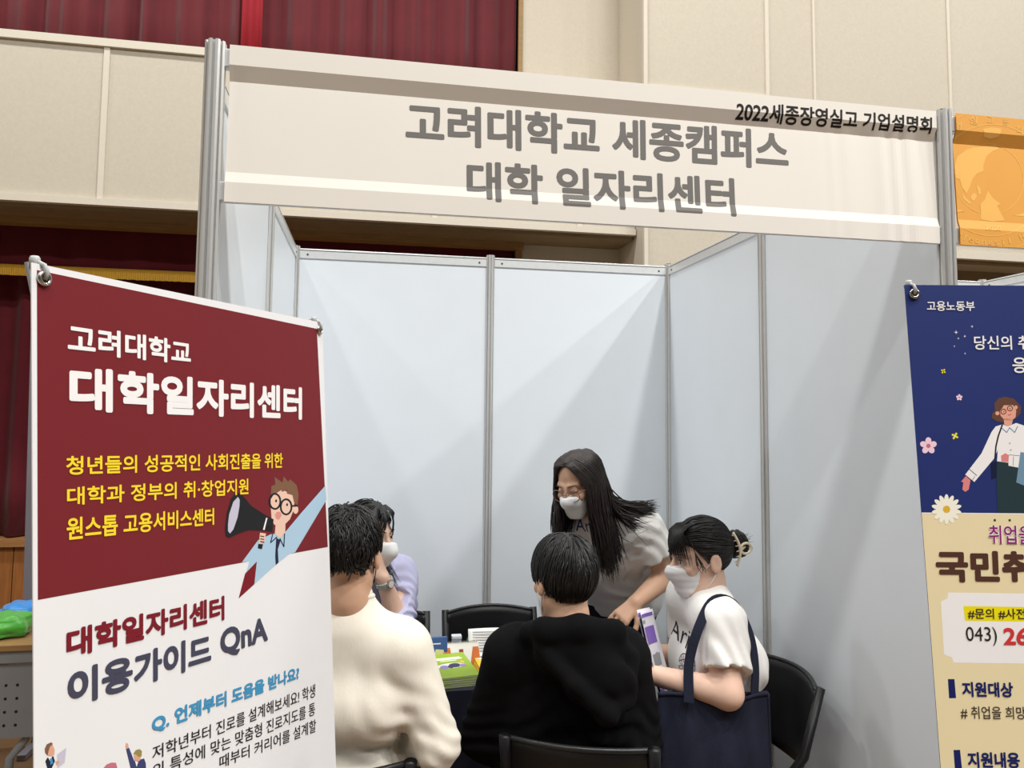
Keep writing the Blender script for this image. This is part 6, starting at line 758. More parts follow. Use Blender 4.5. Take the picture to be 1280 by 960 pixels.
def creases(lst):
    def fn(X, Y, Z):
        o = 0
        for p, d, wl, amp, rad in lst:
            d = unit(d); q = (X - p[0]) * d[0] + (Y - p[1]) * d[1] + (Z - p[2]) * d[2]
            g = np.exp(-((X - p[0]) ** 2 + (Y - p[1]) ** 2 + (Z - p[2]) ** 2) / rad ** 2)
            o = o + amp * np.sin(q * 2 * PI / wl + 2.0 * np.sin((X + Y * .7 - Z * .5) * 26)) * g
        return o
    return fn
def sleeve_end(F, a, b, t, r=.09):
    """cut a sleeve square at a + t (b - a)"""
    a = np.array(a); b = np.array(b); p = a + (b - a) * t; d = unit(b - a); q = a + (b - a) * (t + .12)
    lo = np.minimum(p, b) - r; hi = np.maximum(p, b) + r
    w = F.win(lo, hi)
    if w is None: return
    w, X, Y, Z = w; s = (X - p[0]) * d[0] + (Y - p[1]) * d[1] + (Z - p[2]) * d[2]
    rr = np.sqrt(np.maximum((X - p[0]) ** 2 + (Y - p[1]) ** 2 + (Z - p[2]) ** 2 - s * s, 0))
    ln = np.linalg.norm(b - p)
    F.D[w] = np.where((rr < r) & (s > -.02) & (s < ln + r), np.maximum(F.D[w], s.astype(np.float32)), F.D[w])
def join_fields(A, B, k):
    h = np.maximum(k - np.abs(A.D - B.D), 0) / k; A.D = np.minimum(A.D, B.D) - h * h * k * .25
def bounds(J, pad=.18):
    A = np.array([v for v in J.values() if isinstance(v, np.ndarray)]); return A.min(0) - pad, A.max(0) + pad
def body(J, h, skin, root, hands, brow=-.004):
    lo, hi = bounds(J); hi = np.maximum(hi, h.c + .16); lo = np.minimum(lo, h.c - .16); lo[2] = max(lo[2], -.0)
    F = Field(lo, hi, .005)
    torso(F, J, -.004); limbs(F, J, 0.0)
    F.chain([J['N'] - V(0, 0, .02), J['N'] * .4 + h(0, -.022, -.075) * .6, h(0, -.02, -.02)], [.060, .053, .052], .03)
    for s in 'LR':
        A = J['A' + s]; t = J['T' + s] - A
        F.cone(A - V(0, 0, .02), A + t * .9 - V(0, 0, .04), .036, .026, .03)
    put_head(F, h, brow)
    for hd in hands: hand(F, *hd)
    return F.build('body', skin, root)
def trousers(J, m, root, seed, top):
    lo, hi = bounds(J, .16); lo[2] = .05; hi[2] = top + .03
    F = Field(lo, hi, .0065)
    lp = unit(J['HR'] - J['HL']); F.cone(J['P'] - lp * .075, J['P'] + lp * .075, .112, .112, .05, 'add', .008)
    F.cone(J['P'] - lp * .06, J['P'] - lp * -.06, .10, .10, .05)
    up = unit(J['C'] - J['P']); F.cone(J['P'] + up * .10 - lp * .06, J['P'] + up * .10 + lp * .06, .10, .10, .05)
    for s in 'LR': leg(F, J, s, .014)
    F.warp(waves(seed, .003, .12)); F.plane((0, 0, top), (0, 0, 1)); F.plane((0, 0, .085), (0, 0, -1))
    return F.build('trousers', m, root)
def shoes(J, root):
    for s in 'LR':
        A, T = J['A' + s], J['T' + s]; d = unit((T - A) * V(1, 1, 0)); l = V(-d[1], d[0], 0)
        F = Field(A - .3, A + .3, .006); b = V(A[0], A[1], .042)
        F.cone(b - d * .045, b + d * .02, .043, .042, .03); F.cone(b + d * .02, b + d * .15 - V(0, 0, .008), .042, .034, .03)
        F.cone(A + V(0, 0, .01), b, .046, .044, .03); F.plane((0, 0, .002), (0, 0, -1)); F.plane((0, 0, A[2] + .025), (0, 0, 1))
        F.build('shoe', SHOE, root)
def eyes(h, root, look=(0, 0), closed=False, brow=BROW):
    for s in (-1, 1):
        if not closed:
            mb = MB(); R = Matrix([list(r) for r in h.R])
            mb.ellipsoid(h(s * .0305, .0805, .0045), (.0115, .0115, .0095), EYE, R)
            mb.ellipsoid(h(s * .0305 + look[0], .0885, .0045 + look[1]), (.0056, .0045, .0056), IRIS, R)
            mb.build('eye', root)
        mb = MB()
        mb.tube([h(s * .0165, .0925, .0075), h(s * .024, .0945, .0125 if not closed else .004), h(s * .034, .0915, .013 if not closed else .003), h(s * .045, .0815, .0075 if not closed else .004)], [.0008, .0014, .0016, .0007], HAIR, n=6, flat=.8)
        mb.build('eyelashes', root)
        mb = MB(); mb.tube([h(s * .014, .0985, .028), h(s * .028, .0975, .0325), h(s * .042, .0875, .032), h(s * .052, .078, .027)], [.0022, .0031, .0027, .001], brow, n=8, flat=.6); mb.build('eyebrow', root)

# ---- hair
def on_skull(P, off):
    q = (P - CR_C) / CR_R; n = np.linalg.norm(q, axis=-1, keepdims=True); s = q / n
    return CR_C + s * (CR_R + off)
def hairline(y): return np.interp(y, [-.11, -.07, -.03, .0, .025, .05, .075, .1], [-.052, -.056, -.05, -.02, .012, .045, .066, .078])
def hairline_v(P, lift=0.0):
    hl = hairline(P[:, 1]) + lift * np.clip((-.02 - P[:, 1]) / .04, 0, 1)
    ear = (np.abs(P[:, 0]) > .05) & (P[:, 1] > -.045) & (P[:, 1] < .03)
    return np.where(ear, np.maximum(hl, .022), hl)
def cap(h, off, low=0.0, front=None, bare=0.0, bun=None, ears=False, nape=0.0):
    """closed hair volume in head space, returned as vertices and quads in world space"""
    F = Field((-.125, -.19, -.13), (.125, .135, .165), .0045)
    F.ell(CR_C, CR_R + off, None, 0)
    w, X, Y, Z = F.win(F.lo, F.lo + F.h * F.n)
    hl = np.interp(Y, [-.11, -.07, -.03, .0, .025, .05, .075, .1], [-.052, -.056, -.05, -.02, .012, .045, .066, .078]) + low
    hl = hl + nape * np.clip((-.02 - Y) / .04, 0, 1)
    if ears: hl = np.where((np.abs(X) > .05) & (Y > -.045) & (Y < .03), np.maximum(hl, .032 - .5 * np.maximum(-.02 - Y, 0)), hl)
    if front is not None: hl = np.where(Y > .03, np.minimum(hl, front), hl)
    hl = hl + bare * np.clip((Y - .02) / .05, 0, 1) * np.clip(1.2 - np.abs(X) / .06, 0, 1)
    F.D = np.maximum(F.D, ((hl - Z) * .75).astype(np.float32))
    F.warp(waves(5, .0012, .05))
    if bun is not None: F.ell(bun[0], bun[1], None, .01)
    Vv, Ff = F.mesh(1); return h.many(Vv), Ff
def grow(K, M, step, seed, flow, region, lift=(.006, .013), jit=.25, fall=None, stop=None, nape=0.0):
    """K locks growing over the skull in head space"""
    r = np.random.RandomState(seed); roots = []
    while len(roots) < K:
        v = r.randn(3); v /= np.linalg.norm(v); p = CR_C + v * CR_R
        if p[2] > hairline(p[1]) + nape * min(1, max(0, (-.02 - p[1]) / .04)) and region(p): roots.append(p)
    P = np.array(roots); out = [on_skull(P, lift[0] * .4)]; J_ = r.randn(K, 3) * jit; LF = r.uniform(lift[0], lift[1], (K, 1)); st = step * r.uniform(.75, 1.2, (K, 1)); SJ = r.normal(0, .009, K)
    for i in range(M - 1):
        d = flow(P) + J_; nrm = (P - CR_C) / CR_R ** 2; nrm /= np.linalg.norm(nrm, axis=1, keepdims=True)
        d = d - nrm * (d * nrm).sum(1, keepdims=True) * .95
        d /= np.linalg.norm(d, axis=1, keepdims=True) + 1e-9
        if stop is not None:
            near = (P[:, 2] < hairline_v(P, nape) + stop - np.abs(SJ) * 1.6)[:, None]; P = P + d * np.where(near, st * .18, st)
        else: P = P + d * st
        Q = on_skull(P, LF * min(1, .4 + .35 * (i + 1)))
        if fall is not None: f = fall(P)[:, None]; Q = Q * (1 - f) + P * f
        P = Q; out.append(P)
    return np.stack(out, 1)
def spline(G, M):
    """Catmull-Rom resample of control polylines (K x n x 3)"""
    G = np.concatenate([2 * G[:, :1] - G[:, 1:2], G, 2 * G[:, -1:] - G[:, -2:-1]], 1); n = G.shape[1] - 3
    t = np.linspace(0, n - 1e-6, M); i = t.astype(int); f = (t - i)[None, :, None]
    a, b, c, d = G[:, i], G[:, i + 1], G[:, i + 2], G[:, i + 3]
    return .5 * (2 * b + (c - a) * f + (2 * a - 5 * b + 4 * c - d) * f ** 2 + (3 * b - a - 3 * c + d) * f ** 3)

# ---- face masks
def face_mask(h, root, m, kind):
    F = Field(h.c - .17, h.c + .17, .003)
    R = h.R
    for f in (F,):
        f.ell(h(0, .028, -.04), V(.060, .062, .074) + .006, R, .03); f.ell(h(0, .075, -.035), (.040, .042 if kind != 'beak' else .046, .045), R, .03)
        f.cone(h(0, .09, .0), h(0, .112, -.028), .010, .018, .03); f.cone(h(-.014, .07, -.095), h(.014, .07, -.095), .022, .022, .03)
        if kind == 'beak': f.cone(h(-.004, .105, -.035), h(.004, .125, -.045), .022, .012, .03); f.cone(h(0, .098, -.075), h(0, .124, -.048), .016, .012, .03)
    w, X, Y, Z = F.win(F.lo, F.lo + F.h * F.n)
    q = [(X - h.c[0]) * R[0, i] + (Y - h.c[1]) * R[1, i] + (Z - h.c[2]) * R[2, i] for i in range(3)]
    top = -.008 - .35 * np.maximum(np.abs(q[0]) - .012, 0)
    F.D = np.maximum(F.D, np.maximum(np.maximum((q[2] - top), (-.112 - q[2])), ((.046 if kind == 'pleat' else .022) - .25 * (q[2] + .05) - q[1]) * 1.0).astype(np.float32))
    if kind == 'pleat': F.D += (.0007 * np.sin((q[2] + .02) * 2 * PI / .022)).astype(np.float32)
    mk = F.build('face_mask', m, root, 2)
    e = MB()
    for s in (-1, 1):
        for z, z2 in ((-.030, .020), (-.085, -.034)):
            e.tube([h(s * .060, .028, z), h(s * .072, .012, z * .6 + z2 * .4), h(s * .080, -.010, z2), h(s * .078, -.022, (z2 - .01) * .6)], .0016, m, n=6)
    e.build('ear_loop', mk)
    return mk
def person(label, loc, name='person'): return thing(name, label, 'person', loc, world=True)
def decal(obj, body_text, weight, origin, udir, vdir, wdt, hgt, m, polys=None, push=.0015):
    """print on cloth: lettering or outlines dropped onto the cloth surface along the print's own normal, kept in the cloth's mesh"""
    me = obj.data; bv = BVHTree.FromPolygons([v.co[:] for v in me.vertices], [p.vertices[:] for p in me.polygons])
    u = Vector(udir).normalized(); v = Vector(vdir).normalized(); n = u.cross(v)
    if polys is None:
        P, Fs = text_mesh(body_text, weight)
        b = bmesh.new(); bv_ = [b.verts.new((p[0] * wdt, p[1] * hgt, 0)) for p in P]
        for f in Fs:
            try: b.faces.new([bv_[i] for i in f])
            except ValueError: pass
    else:
        b = bmesh.new()
        for pts in polys:
            for p, q in zip(pts[:-1], pts[1:]):
                p = Vector((*p, 0)); q = Vector((*q, 0)); d = (q - p); 
                if d.length < 1e-6: continue
                k = Vector((-d.y, d.x, 0)).normalized() * .0011
                b.faces.new([b.verts.new(x) for x in (p + k, p - k, q - k, q + k)])
    bmesh.ops.triangulate(b, faces=b.faces[:])
    bmesh.ops.subdivide_edges(b, edges=[e for e in b.edges if e.calc_length() > .008], cuts=2, use_grid_fill=True)
    o = Vector(origin); ok = True
    for w in b.verts:
        p = o + u * w.co.x + v * w.co.y; hit = bv.ray_cast(p + n * .3, -n)
        w.co = (hit[0] + n * push) if hit[0] is not None else p
    bmesh.ops.recalc_face_normals(b, faces=b.faces[:])
    me.materials.append(m); k = len(me.materials) - 1
    b2 = bmesh.new(); b2.from_mesh(me); vm = {w: b2.verts.new(w.co) for w in b.verts}
    for f in b.faces:
        g = b2.faces.new([vm[w] for w in f.verts]); g.material_index = k; g.normal_update()
        if g.normal.dot(n) < 0: g.normal_flip()
    b2.to_mesh(me); b2.free(); b.free()

# ================================================================== man in the cream sweater
J = dict(P=V(.33, .29, .50), C=V(.335, .25, .90), N=V(.342, .25, 1.13), SL=V(.165, .275, 1.035), SR=V(.495, .215, 1.035), EL=V(.085, .27, .80), ER=V(.575, .185, .80),
         WL=V(.20, .46, .76), WR=V(.475, .40, .725), HL=V(.25, .31, .50), HR=V(.42, .30, .50), KL=V(.235, .69, .49), KR=V(.45, .68, .49), AL=V(.24, .66, .085), AR=V(.45, .64, .085), TL=V(.23, .82, .05), TR=V(.47, .80, .05))
t = person('man seated from behind in a cream knit sweater, beside the maroon banner', (.34, .28, 0))
h = Head((.334, .238, 1.283), (.22, .97, -.05))
body(J, h, SKIN2, t, [(J['WR'], (-.55, .75, -.25), (.3, .3, .9), -1, .4), (J['WL'], (.5, .8, -.2), (0, 0, 1), 1, .4)])
lo, hi = bounds(J, .22); lo[2] = .60; hi[2] = 1.3
F = Field(lo, hi, .006); torso(F, J, .018, hip=False, slim=.90); limbs(F, J, .016, legs=False, arm_off=.017)
F.cone(J['P'] + V(-.07, -.02, .14), J['P'] + V(.065, -.03, .14), .10, .10, .06, 'add', .008)
F.chain([J['N'] + V(0, .01, -.02), J['N'] + V(-.002, .0, .042)], [.085, .064], .03)
e = J['ER']
F.warp(waves(11, .0012, .26)); F.warp(creases([(e, (.2, .5, 1), .040, .0035, .10), (J['SR'] * .5 + e * .5 + V(-.03, 0, 0), (.7, .1, .7), .055, .0025, .10), ((.44, .15, .76), (.7, .1, .7), .055, .003, .11), ((.36, .13, .92), (.9, 0, .35), .11, .0015, .16)]))
F.ell(J['N'] + V(0, .012, .075), (.056, .057, .05), None, .008, 'sub')
F.plane((0, 0, .695), (-.05, -.1, -1)); sleeve_end(F, J['ER'], J['WR'], .62); sleeve_end(F, J['EL'], J['WL'], .93)
sw = F.build('sweater', CREAM, t)
NBM = MB(); NBM.torus(tuple(J['N'] + V(-.002, .004, .040)), .0625, .0075, CREAM, M=Matrix.Rotation(-.16, 3, 'X'), n=40, k=10); NBM.build('neckband', sw)
trousers(J, DARKT, t, 2, .73); shoes(J, t)
rc = lambda p: True
cw = V(.012, -.055, .0)
fl = lambda P: (P - V(.01, -.05, .15)) * V(1, 1, .4) * 9 + V(0, 0, -.55) + np.stack([np.sin(P[:, 2] * 70 + P[:, 1] * 40), np.cos(P[:, 0] * 60), np.sin(P[:, 1] * 50)], 1) * .22
Pz = grow(2600, 7, .011, 3, fl, lambda p: not (abs(p[0]) > .05 and -.045 < p[1] < .03 and p[2] < .034), (.007, .019), .2, stop=.012, nape=.038)
strands(h.many(Pz.reshape(-1, 3)).reshape(Pz.shape), np.random.RandomState(1).uniform(.0012, .0025, 2600), HAIR, 'hair', t, extra=cap(h, .010, ears=True, nape=.046))
mk = face_mask(h, t, MASKB, 'plain')
eyes(h, t)

# ================================================================== man in the black hoodie
J = dict(P=V(1.0, .395, .50), C=V(.985, .36, .83), N=V(.965, .315, 1.035), SL=V(.805, .385, .955), SR=V(1.135, .31, .95), EL=V(.745, .46, .69), ER=V(1.19, .365, .69),
         WL=V(.87, .66, .64), WR=V(1.12, .60, .62), HL=V(.92, .37, .50), HR=V(1.09, .33, .50), KL=V(.95, .70, .49), KR=V(1.19, .66, .49), AL=V(.96, .66, .085), AR=V(1.17, .62, .085), TL=V(.98, .82, .05), TR=V(1.2, .78, .05))
t = person('man seated from behind in a black hoodie, in the centre in front of the table', (1.0, .35, 0))
h = Head((.955, .335, 1.178), (-.28, .95, -.12))
body(J, h, SKIN2, t, [(J['WR'], (-.45, .85, -.1), (.2, .2, .95), -1, .4), (J['WL'], (.35, .9, -.1), (0, 0, 1), 1, .4)])
lo, hi = bounds(J, .30); lo[2] = .55; hi[2] = 1.25
F = Field(lo, hi, .006); torso(F, J, .026, hip=True); limbs(F, J, .02, legs=False, arm_off=.028)
F.cone(J['P'] + V(-.10, -.02, .18), J['P'] + V(.10, -.045, .18), .115, .115, .07, 'add', .010)
nb_ = J['N']                                        # the hood lies folded on the upper back
F.ell(nb_ + V(.015, -.085, -.03), (.135, .060, .075), frame((.1, 1, .35)), .03)
F.ell(nb_ + V(.055, -.125, -.105), (.10, .045, .085), frame((.2, 1, .25)), .025)
F.chain([nb_ + V(-.125, -.02, .01), nb_ + V(-.095, -.095, .03), nb_ + V(0, -.11, .04), nb_ + V(.10, -.10, .025), nb_ + V(.135, -.03, .005)], [.028, .034, .036, .034, .028], .02)
F.chain([nb_ + V(-.11, -.10, -.01), nb_ + V(-.03, -.165, -.09), nb_ + V(.06, -.175, -.175), nb_ + V(.13, -.145, -.15), nb_ + V(.155, -.095, -.05)], [.018, .020, .022, .020, .02], .02)
F.ell(nb_ + V(.0, .0, .06), (.064, .060, .08), None, .01, 'sub')
F.warp(waves(21, .004, .14)); F.warp(creases([(J['ER'], (.2, .5, 1), .04, .006, .13), (J['EL'], (.2, .5, 1), .04, .006, .13), ((1.05, .21, .72), (.5, 0, .9), .06, .006, .16), ((.92, .22, .74), (-.5, 0, .9), .06, .005, .14)]))
F.plane((0, 0, .585), (0, -.1, -1)); sleeve_end(F, J['ER'], J['WR'], .93); sleeve_end(F, J['EL'], J['WL'], .93)
F.build('hoodie', HOOD, t)
trousers(J, DARKT, t, 3, .62); shoes(J, t)
fl = lambda P: (P - V(.01, -.045, .16)) * V(1, 1, .5) * 8 + V(0, 0, -1.1)
fa = lambda P: np.clip((-.01 - P[:, 2]) / .05, 0, .45)
Pz = grow(2600, 9, .0120, 5, fl, lambda p: not (abs(p[0]) > .06 and -.03 < p[1] < .03 and p[2] < .012), (.011, .020), .07, fa, stop=.004, nape=.012)
strands(h.many(Pz.reshape(-1, 3)).reshape(Pz.shape), np.random.RandomState(2).uniform(.0013, .0026, 2600), HAIR, 'hair', t, extra=cap(h, .012, nape=.010))
face_mask(h, t, MASKW, 'plain'); eyes(h, t)

# ================================================================== standing woman with long hair
J = dict(P=V(1.47, 1.37, .88), C=V(1.375, 1.20, 1.135), N=V(1.315, 1.115, 1.275), SL=V(1.490, 1.06, 1.205), SR=V(1.25, 1.235, 1.215), EL=V(1.585, 1.07, 1.02), ER=V(1.20, 1.27, 1.0),
         WL=V(1.425, 1.00, .935), WR=V(1.17, 1.07, .84), HL=V(1.53, 1.33, .86), HR=V(1.39, 1.42, .86), KL=V(1.54, 1.40, .47), KR=V(1.40, 1.49, .47), AL=V(1.56, 1.45, .085), AR=V(1.42, 1.54, .085), TL=V(1.46, 1.32, .05), TR=V(1.32, 1.41, .05))
J['arm'] = 1.16
t = person('standing woman with long dark hair, glasses, white mask and white T-shirt, bending over the table', (1.48, 1.45, 0))
h = Head((1.205, 1.045, 1.392), (-.68, -.60, -.36), roll=-.06)
body(J, h, SKIN2, t, [(J['WL'], (-.75, -.15, -.62), (-.2, -.75, .6), -1, .3), (J['WR'], (-.1, -.7, -.55), (0, -.4, .9), -1, .2)])
lo, hi = bounds(J, .22); lo[2] = .74; hi[2] = 1.42
F = Field(lo, hi, .0055); torso(F, J, .018, hip=True); B = Field(lo, hi, .0055)
for s in 'LR': B.cone(J['S' + s], J['S' + s] * .3 + J['E' + s] * .7, .058, .068, .03, 'add', .014)
sleeve_end(B, J['SL'], J['EL'], .56, .14); sleeve_end(B, J['SR'], J['ER'], .56, .14); join_fields(F, B, .035)
F.cone(J['P'] + V(-.06, -.02, .12), J['P'] + V(.05, -.06, .12), .125, .125, .07, 'add', .012)
F.warp(waves(31, .004, .12)); F.warp(creases([(J['SL'] + V(.02, -.03, -.06), (.6, .3, .7), .045, .005, .1), ((1.42, 1.18, 1.0), (.5, .3, .9), .05, .006, .14), ((1.40, 1.10, 1.12), (-.6, .1, .8), .06, .004, .12)]))
F.ell(J['N'] + V(-.03, -.03, .055), (.062, .062, .06), None, .01, 'sub')
F.plane((0, 0, .80), (0, 0, -1))
tee = F.build('t_shirt', TEE, t)
trousers(J, mat('trousers_navy', (22, 24, 40), .9), t, 4, .85); shoes(J, t)
pf = unit((-.60, -.78, .15)); pu = unit(np.cross((0, 0, 1), pf)); pv = np.cross(pf, pu)
PRI = mat('print_indigo', (44, 40, 120), .7)
decal(tee, 'Art in', .02, J['C'] + pf * .12 - pu * .085 + V(0, 0, .035), pu, pv, .17, .050, PRI)
eyes(h, t, closed=True); face_mask(h, t, MASKW, 'plain')
g = MB(); GM = mat('glasses_rose', (150, 112, 106), .3, metal=.7)
for s in (-1, 1):
    g.tube([h(s * .034 + .027 * math.cos(a), .112 - .012 * abs(s * .034 + .027 * math.cos(a)) / .06, -.004 + .024 * math.sin(a)) for a in np.linspace(0, 2 * PI, 25)], .0017, GM, n=6)
    g.tube([h(s * .060, .100, .004), h(s * .077, .06, .006), h(s * .083, .0, .004)], .0015, GM, n=6)
g.tube([h(-.008, .112, .002), h(0, .116, .005), h(.008, .112, .002)], .0016, GM, n=6); g.build('glasses', t)
r = np.random.RandomState(9)
def curtain(K, s, ends, seed, spread=.012, f0=0.0, f1=1.0, mid_drop=.11, out=.012, via=None):
    """long locks from the parting over one side of the head down to given world end points (front ... back)"""
    r = np.random.RandomState(seed); tt = f0 + (f1 - f0) * r.rand(K); G = []
    for q in tt:
        root = V(s * .003 + .004 * r.randn(), .058 - .120 * q, 0); root[2] = 0
        z = CR_C[2] + CR_R[2] * math.sqrt(max(.05, 1 - ((root[1] - CR_C[1]) / CR_R[1]) ** 2)); root[2] = z + .004
        a = -.74 + 2.07 * q                       # angle round the side of the head: front to back
        o1 = out + .008 * r.rand()
        hi_ = V(s * (.052 * math.cos(a * .8)), .0, 0)
        a1 = -1.22 + 2.55 * q; p1 = CR_C + unit(V(s * math.cos(a1) * .8, -math.sin(a1) * .8, .62)) * (CR_R + o1)
        p2 = CR_C + unit(V(s * math.cos(a), -math.sin(a), -.12 )) * (CR_R + o1 + .004)
        w2 = h(*p2); e = ends(q) + r.randn(3) * spread * V(1, 1, 1.6)
        w3 = w2 * .70 + e * .30; w3 = V(w3[0], w3[1], min(w3[2], w2[2] - mid_drop * .55)) + r.randn(3) * .003
        w4 = w2 * .32 + e * .68 + V(0, 0, .012) + r.randn(3) * spread * .6
        if via is not None:
            w3 = via + r.randn(3) * V(.010, .010, .014) + (e - via) * .04; w4 = via * .45 + e * .55 + V(0, -.006, -.012) + r.randn(3) * spread * .5
        G.append([h(*root), h(*p1), w2, w3, w4, e])
    return spline(np.array(G), 16)
lerp = lambda pts: (lambda q: V(*[np.interp(q, np.linspace(0, 1, len(pts)), [p[i] for p in pts]) for i in range(3)]))
A_ = curtain(330, 1, lerp([V(1.105, 1.02, 1.185), V(1.13, 1.05, 1.165), V(1.19, 1.16, 1.19)]), 1, .012, 0, 1)
B_ = curtain(420, -1, lerp([V(1.285, .985, 1.085), V(1.325, .985, 1.055), V(1.35, .99, 1.075)]), 2, .013, 0, .55)
C1 = curtain(200, -1, lerp([V(1.44, 1.0, 1.20), V(1.50, 1.02, 1.275), V(1.525, 1.05, 1.295)]), 3, .011, .5, 1, .05, via=V(1.318, 1.035, 1.335))
C3 = curtain(160, -1, lerp([V(1.34, .985, 1.07), V(1.36, 1.0, 1.10), V(1.40, 1.12, 1.16)]), 13, .014, .4, 1, .08, via=V(1.315, 1.03, 1.30))
C2 = curtain(46, -1, lerp([V(1.38, 1.0, 1.13), V(1.46, .995, 1.195), V(1.50, 1.03, 1.24)]), 7, .022, .4, 1, .05, via=V(1.33, 1.02, 1.31))
Lk = np.concatenate([A_, B_, C1, C2, C3]); K = len(Lk)
strands(Lk, r.uniform(.0018, .0040, K), HAIRB, 'hair', t, n=5, extra=cap(h, .009, bare=.085))

# ================================================================== seated woman with the hair bun
J['arm'] = 1.0
J = dict(arm=1.08, P=V(1.55, .56, .52), C=V(1.54, .535, .88), N=V(1.490, .525, 1.085), SL=V(1.475, .385, 1.02), SR=V(1.50, .69, 1.03), EL=V(1.458, .315, .835), ER=V(1.54, .75, .80),
         WL=V(1.25, .425, .865), WR=V(1.32, .66, .85), HL=V(1.58, .48, .51), HR=V(1.58, .65, .51), KL=V(1.19, .45, .50), KR=V(1.19, .62, .50), AL=V(1.22, .45, .085), AR=V(1.22, .62, .085), TL=V(1.06, .44, .05), TR=V(1.06, .62, .05))
t = person('seated woman in profile with clipped dark bun, white mask and T-shirt, near right wall', (1.58, .56, 0))
h = Head((1.468, .515, 1.198), (-.985, -.10, -.13))
body(J, h, SKIN, t, [(J['WL'], (-.93, .25, .1), (.1, -.35, .9), 1, .5), (J['WR'], (-.93, -.2, .1), (.1, .35, .9), -1, .5)])
lo, hi = bounds(J, .22); lo[2] = .58; hi[2] = 1.25
F = Field(lo, hi, .0055); torso(F, J, .020, hip=True); B = Field(lo, hi, .0055)
for s in 'LR': B.cone(J['S' + s] - V(0, 0, .0), J['S' + s] * .2 + J['E' + s] * .8, .054, .064, .03, 'add', .014)
sleeve_end(B, J['SL'], J['EL'], .66, .14); sleeve_end(B, J['SR'], J['ER'], .66, .14); join_fields(F, B, .035)
F.cone(J['P'] + V(-.01, -.05, .14), J['P'] + V(-.01, .05, .14), .108, .108, .07, 'add', .01)
F.cone(J['C'] + V(-.05, -.05, -.04), J['C'] + V(-.05, .05, -.04), .085, .085, .06, 'add', .01)
F.warp(waves(41, .0035, .13)); F.warp(creases([(J['SL'] + V(0, -.05, -.08), (.8, .1, .4), .05, .005, .1), ((1.60, .42, .80), (.3, 0, 1), .07, .002, .13)]))
F.ell(J['N'] + V(-.012, .0, .058), (.062, .060, .055), None, .01, 'sub')
F.plane((0, 0, .63), (0, 0, -1))
tee = F.build('t_shirt', TEE, t)
pf = unit((-.75, -.66, 0)); pu = unit(np.cross((0, 0, 1), pf)); pv = V(0, 0, 1)
PRB = mat('print_black', (30, 30, 34), .7)
o = V(1.50, .42, .885) + pf * .2
decal(tee, 'Ari', .03, V(1.345, .475, .915) - pu * .084, pu, pv, .115, .052, PRB)
def leafp(cx, cy, a, L, w):
    o = []; d = V(math.cos(a), math.sin(a)); n = V(-d[1], d[0])
    for k in range(21): s = k / 10 - 1; o.append(V(cx, cy) + d * L * s + n * w * (1 - s * s))
    for k in range(21): s = 1 - k / 10; o.append(V(cx, cy) + d * L * s - n * w * (1 - s * s))
    return [[tuple(p) for p in o], [tuple(V(cx, cy) - d * L), tuple(V(cx, cy) + d * L)]] + [[tuple(V(cx, cy) + d * L * q), tuple(V(cx, cy) + d * L * (q + .25) + n * w * .7 * g)] for q in (-.5, -.1, .3) for g in (-1, 1)]
decal(tee, None, 0, V(1.365, .455, .80) - pu * .045, pu, pv, 1, 1, PRB, polys=leafp(.045, .085, .5, .034, .016) + leafp(.050, .045, -.2, .036, .018) + leafp(.085, .075, 1.2, .026, .013))
trousers(J, BEIGET, t, 6, .70); shoes(J, t)
eyes(h, t); face_mask(h, t, MASKW, 'pleat')
bunc = V(0, -.128, .020)
def flb(P):
    back = (bunc - P) / (np.linalg.norm(bunc - P, axis=1, keepdims=True) + 1e-6)
    return back
Pz = grow(1500, 10, .016, 8, flb, lambda p: p[1] < .075, (.007, .013), .05)
r = np.random.RandomState(4); bang = []
for i in range(170):
    u = r.uniform(-1, 1); x0 = u * .045; rt_ = V(x0 * .8, .035 + .02 * r.rand(), .118)
    e = V(u * .066, .100 - .035 * abs(u) ** 2, .030 - .030 * abs(u) + .014 * r.randn())
    m1 = V(x0, .075, .100); m2 = V(u * .060, .1015 - .030 * u * u, .068)
    bang.append([rt_, m1, m2, e])
for i in range(40):
    s = r.choice((-1, 1)); bang.append([V(s * .05, .06, .09), V(s * .073, .058, .04), V(s * .079, .045 + .008 * r.randn(), 0), V(s * .079, .036 + .014 * r.randn(), -.015 - .02 * r.rand())])
Bg = spline(np.array(bang), 10)
bun = []
for i in range(420):                                # coils of hair wound into the bun
    ax = unit(r.randn(3) * V(.5, 1, .5) + V(0, .8, 0)); a = unit(np.cross(ax, r.randn(3))); b = np.cross(ax, a); R0 = r.uniform(.024, .040); w = r.uniform(-.020, .020); ph = r.rand() * 6
    bun.append([bunc + V(0, -.012, 0) + (a * math.cos(ph + q) + b * math.sin(ph + q)) * R0 * V(1, .8, 1.1) + ax * w for q in np.linspace(0, 3.4, 10)])
Bn = np.array(bun)
wisps = []
for i in range(26): d = unit(r.randn(3) + V(0, -1.2, .2)); p = bunc + d * .03; wisps.append([p, p + d * .012, p + d * .022 + r.randn(3) * .004, p + d * .034 + r.randn(3) * .008])
Ws = spline(np.array(wisps), 10)
allp = np.concatenate([Pz, Bg, Bn, Ws]); rad = np.concatenate([np.full(1500, .0021), np.full(210, .0013), np.full(420, .0032), np.full(26, .0009)])
strands(h.many(allp.reshape(-1, 3)).reshape(allp.shape), rad, HAIR, 'hair', t, extra=cap(h, .008, bun=(bunc + V(0, -.006, 0), V(.030, .030, .036))))
